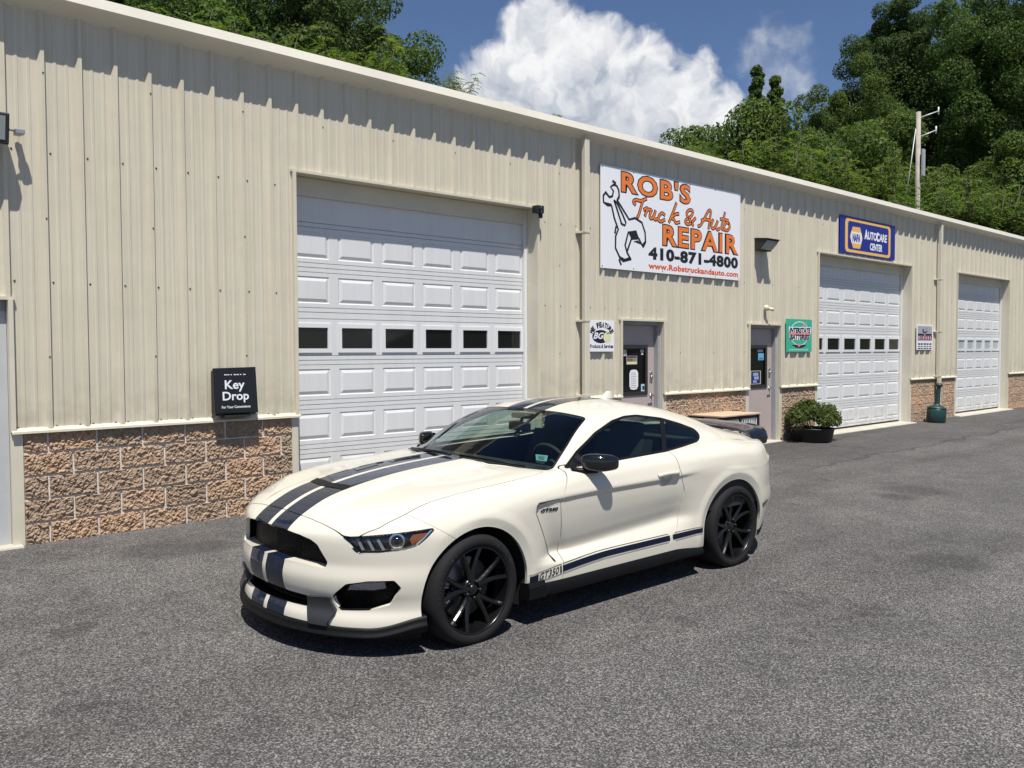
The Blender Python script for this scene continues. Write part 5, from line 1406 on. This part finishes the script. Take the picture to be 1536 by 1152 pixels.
for xw, A in ((WHEEL_F, ARCH_F), (WHEEL_R, ARCH_R)):
    for sgn in (-1, 1):
        mb = MB(); R_ = A[2] + .012; n_ = 28; ring = [(A[0] + R_*math.cos(t), A[1] + R_*math.sin(t)/1.02) for t in np.linspace(-.12, math.pi + .12, n_)]
        ring = [(A[0] + R_, .14)] + ring + [(A[0] - R_, .14)]
        yo = on_side(np.array([A[0] + (p[0]-A[0])*1.035 for p in ring]), np.array([A[1] + (p[1]-A[1])*1.035 for p in ring]), -.022)[:, 1]
        VV = [(p[0], sgn*y_, p[1]) for p, y_ in zip(ring, yo)] + [(p[0], sgn*.56, p[1]) for p in ring]; k = len(ring)
        mb.add(VV, [(i, i+1, i+1+k, i+k) for i in range(k-1)]).add([(p[0], sgn*.56, p[1]) for p in ring], [tuple(range(k))])
        mb.build('wheel_well', WELL, CAR)

# wheels: tyre, rim with paired spokes, disc and caliper
RIMM = mat('gloss_black_alloy', (.004, .004, .0045), .25, coat=.25)
def make_wheel():
    w = empty('wheel')
    ty = MB(); R_ = .345
    prof = [(.262, -.006), (.270, .003), (.280, .010), (.297, .014), (.314, .012), (.328, .003), (.338, -.012), (.344, -.034), (.345, -.08), (.345, -.225), (.338, -.28), (.31, -.296), (.25, -.285)]
    ty.lathe([(r, h) for r, h in prof], 72, 1)
    t_ = ty.build('tyre', RUBBER, w)
    gm = MB()
    for yy in (-.075, -.12, -.17): gm.lathe([(.3456, yy), (.3456, yy-.010)], 72, 1)
    gm.build('tread_groove', WELL, t_)
    # raised sidewall lettering
    lt = MB()
    for word, a0 in (('MICHELIN', 2.45), ('PILOT SPORT', .5)):
        for i, ch in enumerate(word):
            if ch == ' ': continue
            Vt, Ft = text_mesh(ch, -.010, .010, .290, .311, offset=.03)
            a = a0 - (i - len(word)/2) * .098
            X, Z = Vt[:, 0], Vt[:, 2]
            lt.add(np.stack([X*math.sin(a) + Z*math.cos(a), np.full(len(X), .0152), -X*math.cos(a) + Z*math.sin(a)], 1), Ft)
    tag(lt.build('sidewall_lettering', mat('worn_rubber_lettering', (.022, .022, .023), .6), t_), kind='stuff')
    rm = MB()
    rm.lathe([(.268, -.006), (.2695, .004), (.262, .006), (.257, -.002), (.252, -.03), (.238, -.08), (.225, -.20), (.24, -.26)], 64, 1)
    r_ = rm.build('rim', RIMM, w)
    for k in range(5):
        for e in (-1, 1):
            a0 = math.radians(90 + 72*k) + e*.10; a1 = math.radians(90 + 72*k) + e*.285
            pts = []
            for f in np.linspace(0, 1, 7):
                a = a0 + (a1-a0)*f; r = .048 + (.258-.048)*f; yb = -.034 + .026*f**1.6
                hw = (.021 - .0095*f + .004*max(0, f-.8)/.2); tx, tz = -math.sin(a), math.cos(a)
                cx, cz = r*math.cos(a), r*math.sin(a)
                pts += [(cx - tx*hw, yb - .010, cz - tz*hw), (cx - tx*hw*.45, yb, cz - tz*hw*.45), (cx + tx*hw*.45, yb, cz + tz*hw*.45), (cx + tx*hw, yb - .010, cz + tz*hw), (cx + tx*hw*.8, yb - .045, cz + tz*hw*.8), (cx - tx*hw*.8, yb - .045, cz - tz*hw*.8)]
            F = [(i*6+j, (i+1)*6+j, (i+1)*6+(j+1) % 6, i*6+(j+1) % 6) for i in range(6) for j in range(6)]
            MB().add(pts, F).build('spoke', RIMM, r_)
    MB().lathe([(0, -.026), (.024, -.026), (.030, -.030), (.032, -.036), (.062, -.040), (.070, -.055), (.070, -.09)], 40, 1).build('hub', RIMM, r_)
    for k in range(5):
        a = math.radians(54 + 72*k)
        MB().lathe([(0, -.022), (.008, -.022), (.0105, -.026), (.0105, -.05)], 10, 1, (.052*math.cos(a), 0, .052*math.sin(a))).build('lug_nut', mat('dark_nut', (.05, .05, .052), .3, metal=.8), r_)
    MB().lathe([(.05, -.115), (.185, -.115), (.190, -.118), (.190, -.142), (.05, -.142)], 48, 1).build('brake_disc', DISC, w)
    ca = MB(); aa = np.linspace(-.52, .58, 12); VV = []
    for a in aa:
        for (r, y) in ((.125, -.095), (.195, -.095), (.205, -.105), (.205, -.155), (.125, -.155)): VV.append((r*math.cos(a), y, r*math.sin(a)))
    ca.add(VV, [(i*5+j, (i+1)*5+j, (i+1)*5+(j+1) % 5, i*5+(j+1) % 5) for i in range(11) for j in range(5)]); c_ = ca.build('caliper', GLOSSB, w)
    lg = MB()
    for a, d_ in ((.42, .05), (.30, .035), (-.08, .04), (-.26, .035)):
        lg.add([(r*math.cos(a + s_), -.0935, r*math.sin(a + s_)) for r, s_ in ((.148, -d_), (.178, -d_), (.178, d_), (.148, d_))], [(0, 1, 2, 3)])
    lg.build('caliper_mark', mat('pale_caliper_mark', (.62, .64, .70), .35), c_)
    return w
w0 = make_wheel(); first = True
for xw in (WHEEL_F, WHEEL_R):
    for sgn in (-1, 1):
        w = w0 if first else copy_tree(w0); first = False
        w.parent = CAR; w.location = (xw, sgn*(.938 if xw == WHEEL_F else .946), .335); w.rotation_euler = (0, .35 if xw else .12, 0 if sgn > 0 else math.pi); w.scale = (.97, .97, .97)

# rear wing
st = [(0, 3.82, 1.070, 1.032, 1.006), (.25, 3.80, 1.070, 1.032, 1.004), (.45, 3.74, 1.070, 1.030, .998), (.56, 3.68, 1.066, 1.026, .980), (.64, 3.63, 1.056, 1.018, .945), (.70, 3.575, 1.030, 1.000, .925), (.735, 3.54, .988, .978, .925)]
st = [(-a, *r) for a, *r in st[:0:-1]] + st
VV = []
for (y_, xt, zt, zl, zb) in st:
    VV += [(xt - .26, y_, zl - .004), (xt - .23, y_, zl + .008), (xt - .10, y_, (zl + zt)/2 + .012), (xt - .006, y_, zt), (xt + .004, y_, zt - .006), (xt - .02, y_, max(zb, zt - .055)), (xt - .12, y_, max(zb, zl - .02) if zb > .97 else zb), (xt - .24, y_, max(zb, zl - .016) if zb > .97 else zb + .03)]
mb = MB().add(VV, [(i*8+j, i*8+(j+1) % 8, (i+1)*8+(j+1) % 8, (i+1)*8+j) for i in range(len(st)-1) for j in range(8)], True)
mb.add(VV[:8], [tuple(range(8))]).add(VV[-8:], [tuple(range(7, -1, -1))])
mb.build('rear_wing', GLOSSB, CAR)
# roof aerial
mb = MB(); VV = []
for f in np.linspace(0, 1, 7):
    h = .062*f; x0_ = 2.13 + .095*f**1.3; x1_ = 2.315 - .03*f; hw = .026*(1 - f)**.7 + .004; zz_ = 1.336
    VV += [(x0_, 0, zz_ + h), ((x0_*.6 + x1_*.4), hw, zz_ + h), (x1_, hw*.6, zz_ + h), (x1_, -hw*.6, zz_ + h), ((x0_*.6 + x1_*.4), -hw, zz_ + h)]
mb.add(VV, [(i*5+j, i*5+(j+1) % 5, (i+1)*5+(j+1) % 5, (i+1)*5+j) for i in range(6) for j in range(5)], True).add(VV[-5:], [(0, 1, 2, 3, 4)])
mb.build('roof_aerial', PAINT.copy() if False else mat('cream_aerial', (.63, .596, .505), .3, coat=.8), CAR)
# vent on the hood and slots in the far stripe
def top_z(x_, y_): return march(np.stack([x_, y_, np.full(len(x_), 1.1)], 1), (0, 0, -1), 400)
def top_plate(poly, off, m_, name):
    P = top_z(np.array([p[0] for p in poly]), np.array([p[1] for p in poly])); P[:, 2] += off
    return MB().add(P, [tuple(range(len(poly)))]).build(name, m_, CAR)
mb = MB(); ys = np.linspace(-.205, .205, 12)
for x0_, x1_ in ((-.478, -.425),):
    A_ = top_z(np.full(12, x0_) + .045*np.abs(ys)/.2*.6, ys); B_ = top_z(np.full(12, x1_) + .045*np.abs(ys)/.2*.6, ys); A_[:, 2] += .004; B_[:, 2] += .010
    mb.add(np.concatenate([A_, B_]), [(i, i+1, i+13, i+12) for i in range(11)])
mb.build('hood_vent', TRIM, CAR)
for (x0_, x1_, y0_, y1_) in ((-.16, .02, .10, .175), (-.16, .02, -.175, -.10), (.12, .30, .10, .17), (.12, .30, -.17, -.10)):
    if y0_ > 0: top_plate([(x0_, y0_), (x1_, y0_ + .01), (x1_ + .01, y1_), (x0_ + .015, y1_)], .004, GLOSSB, 'hood_slot')
# wipers, cowl, sticker
P = top_z(np.array([.655, .56, .505, .49]), np.array([.60, .36, .12, -.08])); P[:, 2] += .016
MB().tube(P, [.010, .012, .011, .008], 8).build('wiper', TRIM, CAR)
P = top_z(np.array([.69, .60, .535]), np.array([-.62, -.40, -.12])); P[:, 2] += .008
MB().tube(P, [.006, .008, .007], 8).build('wiper', TRIM, CAR)
P = march(np.array([(.826 - .5, -.588, 1.036 + .5), (.874 - .5, -.659, 1.031 + .5), (.833 - .5, -.688, .997 + .5), (.791 - .5, -.63, 1.004 + .5)]), np.array((.707, 0, -.707)), 500)
sk = MB().add(P + np.array((-.003, 0, .003)), [(0, 1, 2, 3)]).build('inspection_sticker', mat('teal_sticker', (.03, .16, .15), .5), CAR)
c = P.mean(0); Q_ = c + (P - c)*np.array([.55]) ; MB().add(Q_ + np.array((-.005, 0, .005)), [(0, 1, 2, 3)]).build('sticker_mark', mat('sticker_dark', (.015, .06, .06), .5), sk)
# cabin
lin = clip(BODY, .50 - zcol(BODY)); lin = clip(lin, .62 - xcol(lin)); lin = clip(lin, xcol(lin) - 3.3)
for poly, co in ((DLO, xz), (WS, xy), (RG, xy)):
    s = guard(poly_sdf(poly, co(lin)), (ycol(lin) > .45) if poly is DLO else (zcol(lin) > .9)); lin = clip(lin, -(s - .004))
part('cabin_lining', both(inset(lin, .028)), INTER, CAR)
mb = MB(); mb.prism([(.60, .60), (.62, .90), (.78, .955), (.98, .945), (1.08, .90), (1.10, .80), (1.02, .60)], -.74, .74, 1); mb.box((1.0, -.12, .35), (1.9, .12, .66), .03)
mb.build('dashboard', INTER, CAR)
mb = MB(); mb.lathe([(.175 + .015*math.cos(t), .015*math.sin(t)) for t in np.linspace(0, 2*math.pi, 9)[:-1]], 32, 0, closed=True); mb.box((-.02, -.17, -.018), (.02, .17, .018)); mb.lathe([(0, .02), (.05, .02), (.055, -.02), (0, -.03)], 16, 0)
sw_ = mb.build('steering_wheel', INTER, CAR, (1.20, -.37, .90)); sw_.rotation_euler = (0, math.radians(-22), 0)
for y_ in (-.37, .37):
    mb = MB(); mb.prism([(1.38, .42), (1.36, .56), (1.45, .60), (1.83, .55), (1.90, .42)], y_ - .24, y_ + .24, 1)
    mb.prism([(1.78, .50), (1.86, .80), (1.98, 1.06), (2.08, 1.05), (2.03, .78), (1.95, .50)], y_ - .235, y_ + .235, 1)
    s_ = mb.build('seat', SEATM, CAR)
    MB().prism([(1.985, 1.05), (2.00, 1.16), (2.03, 1.185), (2.10, 1.17), (2.10, 1.05)], y_ - .13, y_ + .13, 1).build('headrest', SEATM, s_)
MB().prism([(2.35, .50), (2.36, .66), (2.60, .64), (2.72, .98), (2.86, 1.0), (2.86, .50)], -.62, .62, 1).build('rear_seat', SEATM, CAR)
MB().box((-.012, -.12, -.035), (.012, .12, .035), .01).build('rear_view_mirror', TRIM, CAR, (1.225, 0, 1.165))
MB().tube([(1.235, 0, 1.19), (1.27, 0, 1.255)], .012, 8).build('mirror_stalk', TRIM, CAR)
MB().box((1.21, -.09, 1.225), (1.31, .09, 1.262), .012).build('sensor_pod', TRIM, CAR)
# tail lamps: three bars each side, plate recess
for sgn in (-1, 1):
    for k in range(3):
        gu, gv = [q.ravel() for q in np.meshgrid(np.linspace(0, 1, 5), np.linspace(0, 1, 8), indexing='ij')]
        P = march(np.stack([np.full(40, 3.99), .40 + .11*k + .055*gu, .70 + .15*gv], 1), (-1, 0, 0), 600); g_ = fgrad(P, .006); P += .006*g_/np.linalg.norm(g_, axis=1)[:, None]; P[:, 1] *= sgn
        MB().add(P, grid_faces(5, 8), True).build('tail_light', mat('red_lens', (.22, .01, .008), .2, coat=.5), CAR)
# ---------------------------------------------------------------- trees on the bank behind
BARK = mat('grey_bark', (.085, .070, .055), .95, bump=(9, .6, .05), var=(3, .3))
LEAFS = [leaf_material('leaf_dark', (0.027, 0.049, 0.018), (0.055, 0.091, 0.030), (0.104, 0.149, 0.052), .32),
         leaf_material('leaf_mid', (0.037, 0.064, 0.020), (0.074, 0.121, 0.035), (0.144, 0.199, 0.060), .36),
         leaf_material('leaf_light', (0.046, 0.072, 0.020), (0.095, 0.144, 0.038), (0.174, 0.222, 0.064), .40)]
def crown_lobes(seed, h, rx, rz, n, lobe, gap=.0, skew=0.):
    """lobe centres of a crown whose middle is at height h"""
    r = np.random.default_rng(seed); C = []; R = []
    if rx < 1:                                       # slender: whorls up a leader, tapering to a tip
        for i in range(n):
            f = (i + .5)/n; a = i*2.4; w_ = rx*(1 - f)**.75*r.random()**.6*(1.25 if i % 9 else 1.7)
            C.append((w_*math.cos(a), w_*math.sin(a), h - rz + 2*rz*min(1, f + .04*r.normal()))); R.append(lobe*(1.1 - .55*f)*(.5 + .8*r.random()))
        return np.array(C), np.array(R)
    while len(C) < n:
        d = r.normal(size=3); d /= np.linalg.norm(d); q = r.random()**.38
        if d[2] < -.75: continue
        p = np.array([d[0]*rx*q, d[1]*rx*q, h + d[2]*rz*q]); w = 1 - .35*max(0, d[2]*q)
        C.append(p); R.append(lobe*(.65 + .7*r.random())*w)
    return np.array(C), np.array(R)
def make_tree(seed, height, rx, rz, nl, lobe, n_per, leaf, lm, name='broadleaf_tree'):
    t_ = empty(name); h = height - rz
    C, R = crown_lobes(seed, h, rx, rz, nl, lobe)
    V_, F_ = leaf_cloud(C, R, n_per, leaf, seed + 1, 1.9, .8)
    link('crown', npmesh('crown', V_, F_, False), lm, t_)
    mb = MB(); r = np.random.default_rng(seed + 2); top = h + rz*.55
    tr = [(0, 0, -1.0), (.1*r.normal(), .1*r.normal(), height*.2), (.25*r.normal(), .25*r.normal(), height*.45), (.3*r.normal(), .3*r.normal(), top)]
    mb.tube(tr, [.035*height*.6, .026*height*.6, .017*height*.6, .004*height*.6], 9)
    for i in range(min(nl, 16)):
        c = C[i*nl//min(nl, 16)]; f = .30 + .45*r.random(); s_ = np.array(tr[1])*(1-f) + np.array(tr[3])*f
        m_ = (s_ + c)/2 + np.array([0, 0, .06*height*(r.random()-.2)]); mb.tube([s_, m_, c], [.008*height, .005*height, .0018*height], 6)
    mb.build('trunk', BARK, t_)
    return t_
def make_sumac(seed, h, nst, lm):
    """shrub of bare stems with long feathered leaves"""
    t_ = empty('sumac_shrub'); r = np.random.default_rng(seed); mb = MB(); Vs = []; n = 0; Fs = []
    for s_ in range(nst):
        a = r.random()*6.283; q = r.random(); bx, by = q*.9*math.cos(a), q*.9*math.sin(a); hh = h*(.55 + .5*r.random())
        tip = np.array([bx*1.8 + .2*r.normal(), by*1.8 + .2*r.normal(), hh]); mb.tube([(bx*.5, by*.5, -.4), (bx, by, hh*.5), tip], [.035, .022, .010], 6)
        for k_ in range(16):
            f = .35 + .65*k_/15; st_ = np.array([bx, by, hh*.5])*(1-f)*2*.5 + tip*f if f < .5 else np.array([bx, by, hh*.5])*(1-(f-.5)*2) + tip*((f-.5)*2)
            az = k_*2.4 + r.random(); L = .55 + .35*r.random(); d = np.array([math.cos(az), math.sin(az), 0]); side = np.array([-d[1], d[0], 0])
            for j in range(10):
                g = (j + .8)/10; p = st_ + d*L*g + np.array([0, 0, L*(.55*g - .85*g*g)])
                for sg in (-1, 1):
                    ll = .155*(1 - .55*abs(g - .45)*1.6); o_ = side*sg + d*.45 + np.array([0, 0, -.30 + .2*r.normal()]); o_ /= np.linalg.norm(o_); w_ = np.cross(o_, [0, 0, 1]); w_ /= np.linalg.norm(w_) + 1e-6
                    w_ = w_*.032 + np.array([0, 0, .012*r.normal()])
                    Vs += [p, p + o_*ll*.45 + w_, p + o_*ll, p + o_*ll*.45 - w_]; Fs.append((n, n+1, n+2, n+3)); n += 4
    link('foliage', npmesh('foliage', np.array(Vs), np.array(Fs), False), lm, t_); mb.build('stems', BARK, t_)
    return t_
protos = {
    'tall': make_tree(21, 14.0, 3.1, 6.0, 150, .80, 760, .062, LEAFS[0]),
    'wide': make_tree(31, 11.5, 4.0, 4.8, 150, .82, 740, .062, LEAFS[1]),
    'oval': make_tree(41, 10.0, 2.5, 4.2, 90, .72, 660, .060, LEAFS[1]),
    'bushy': make_tree(51, 6.0, 2.8, 2.7, 80, .62, 640, .056, LEAFS[2], 'young_tree'),
    'spire': make_tree(61, 8.0, .95, 3.8, 210, .24, 150, .055, LEAFS[1], 'slender_tree'),
    'sumac': make_sumac(71, 3.6, 15, LEAFS[2]),
    'sumac2': make_sumac(77, 3.0, 13, LEAFS[1]),
}
RX = {'tall': 3.6, 'wide': 4.5, 'oval': 2.9, 'bushy': 3.1, 'spire': .85}
used = set()
def plant(kind, u, dist, vtop, label, scale=None, group='trees behind the workshop', rz=0., half=None):
    """stand a tree on the bank in the direction of frame column u, at the given distance, tall enough to reach row vtop"""
    d = px_dir(u, vtop); k = dist / math.hypot(d[0], d[1]); p = np.array(CAM_POS) + d*k
    zg = float(hill_z(np.array(p[0]), np.array(p[1])))
    pr = protos[kind]; t_ = pr if kind not in used else copy_tree(pr); used.add(kind)
    h0 = {'tall': 14., 'wide': 11.5, 'oval': 10., 'bushy': 6., 'spire': 8., 'sumac': 3.9, 'sumac2': 3.3}[kind]
    s_ = scale or max(.45, (p[2] - zg) / h0)
    sx = min(1.2, max(.85, half * dist / 1309. / (RX[kind] * s_))) if half else 1.
    t_.location = (p[0], p[1], p[2] - h0*s_ if scale else zg); t_.scale = (s_*sx, s_*sx, s_); t_.rotation_euler = (0, 0, rz)
    tag(t_, label, 'shrub' if 'sumac' in kind else 'tree', group)
    return t_
# left group, tops above the frame
plant('tall', 475, 38, -60, 'dark tall tree at the right end of the group behind the near roof', rz=.4)
plant('wide', 375, 43, -70, 'broad tree second from the right in the group behind the near roof', rz=1.9)
plant('tall', 290, 46, -110, 'dark tree in the middle of the group behind the near roof', rz=2.6)
plant('oval', 225, 40, -60, 'oval tree at the left of the group behind the near roof', rz=.8)
plant('wide', 120, 48, -90, 'broad tree at the far left of the group behind the near roof', rz=4.2)
plant('oval', 560, 44, -5, 'narrow tree at the edge of the near group beside the big cloud', rz=2.2, half=70)
for i, (u, v, kd) in enumerate([(250, 10, 'sumac'), (330, 22, 'sumac2'), (400, 38, 'sumac'), (470, 55, 'sumac2'), (530, 56, 'sumac'), (580, 78, 'sumac2')]):
    plant(kd, u, 31 + (i % 3), v, 'feathery sumac shrub under the tall trees, number %s from the left' % ('one two three four five six'.split()[i]), scale=1.1, group='sumac along the near roof', rz=i*1.1)
plant('sumac', 682, 30, 104, 'small sumac tip poking above the roof before the cloud', scale=.50, group='sumac along the near roof', rz=.3)
plant('sumac2', 832, 31, 168, 'tiny sumac tip just clearing the roof under the cloud', scale=.40, group='sumac along the near roof', rz=2.)
# right group
plant('tall', 1345, 70, -8, 'huge broad tree to the left of the utility pole', rz=.2, half=88)
plant('wide', 1405, 84, 22, 'tall dark tree right behind the utility pole', rz=1.3, half=110)
plant('wide', 1520, 66, -60, 'huge broad tree at the right edge of the picture', rz=2.9, half=85)
plant('tall', 1600, 72, -40, 'dark tree cut by the right edge of the picture', rz=.9, half=90)
plant('oval', 1283, 62, 92, 'oval green tree on the slope left of the huge broad tree', rz=.5, half=48)
plant('oval', 1238, 58, 138, 'rounded green tree behind the two slender spires', rz=3.1, half=48)
plant('oval', 1200, 60, 152, 'low rounded tree right of the slender spires', rz=1.2, half=42)
plant('spire', 1136, 50, 103, 'slender spire tree standing against the cloud, left one', rz=1.1, half=24)
plant('spire', 1164, 52, 118, 'slender spire tree standing against the cloud, right one', rz=2.4, half=18)
plant('bushy', 1092, 50, 176, 'leafy young tree at the low left end of the right group', rz=.7, half=36)
plant('bushy', 1140, 49, 165, 'leafy young tree below the slender spires', rz=2.7, half=44)
plant('bushy', 1310, 58, 175, 'leafy young tree below the huge broad tree', rz=4.1, half=70)
plant('bushy', 1225, 50, 185, 'leafy young tree on the slope in the middle of the right group', rz=1.1, half=62)
plant('bushy', 1480, 47, 228, 'light green young tree right of the utility pole', rz=5.3, half=75)
plant('bushy', 1540, 48, 205, 'light green young tree at the right edge of the picture', rz=2.3, half=70)
plant('oval', 1430, 72, 120, 'dark leafy tree in shade behind the utility pole', rz=3.3, half=75)
for i, (u, v, kd, dd) in enumerate([(1050, 212, 'sumac2', 38), (1095, 208, 'sumac', 38), (1140, 204, 'sumac2', 40), (1185, 206, 'sumac', 40), (1230, 220, 'sumac2', 41), (1275, 232, 'sumac', 41), (1320, 248, 'sumac2', 42), (1355, 272, 'sumac', 41), (1435, 276, 'sumac2', 40), (1480, 268, 'sumac', 40), (1530, 262, 'sumac2', 41), (1405, 296, 'sumac', 40)]):
    plant(kd, u, dd, v, 'feathery sumac shrub above the far roof, %s along the edge' % ('first second third fourth fifth sixth seventh eighth ninth tenth eleventh twelfth'.split()[i]), scale=1.2, group='sumac along the far roof', rz=i*.9)
for kd, pr in protos.items():
    if kd not in used:
        for ch in list(pr.children): bpy.data.objects.remove(ch)
        bpy.data.objects.remove(pr)

# utility pole with two bracket arms and a guy wire
d = px_dir(1378, 168); k = 44 / math.hypot(d[0], d[1]); p = np.array(CAM_POS) + d*k; zg = float(hill_z(np.array(p[0]), np.array(p[1])))
pole = empty('utility_pole', (p[0], p[1], zg)); tag(pole, 'weathered grey wooden utility pole with two short arms among the trees', 'utility pole')
H_ = p[2] - zg; WOODP = mat('weathered_pole', (.34, .31, .27), .85, bump=(14, .4, .02), var=(4, .2)); GALV = mat('galvanised_arm', (.50, .50, .50), .5, metal=.3)
MB().tube([(0, 0, -.5), (0, 0, H_*.5), (0, 0, H_)], [.125, .115, .10], 12).build('post', WOODP, pole)
rv = np.array(CAM_R); rv[2] = 0; rv /= np.linalg.norm(rv)
for z_, L in ((H_ - .24, .78), (H_ - 1.10, .68)):
    MB().tube([tuple(rv*.12 + np.array([0, 0, z_])), tuple(rv*(.12 + L) + np.array([0, 0, z_ + .28]))], [.038, .026], 8).build('arm', GALV, pole)
    MB().tube([tuple(rv*(.12 + L) + np.array([0, 0, z_ + .12])), tuple(rv*(.12 + L) + np.array([0, 0, z_ + .46]))], [.034, .034], 8).build('insulator', mat('porcelain', (.62, .62, .62), .3), pole)
MB().tube([tuple(-rv*.12 + np.array([0, 0, H_ - .75])), tuple(-rv*.62 + np.array([0, 0, H_ - 4.6]))], .022, 6).build('guy_wire', GALV, pole)
MB().box((-.10, -.26, H_ - 2.9), (.16, -.19, H_ - 1.7)).build('conduit', GALV, pole)
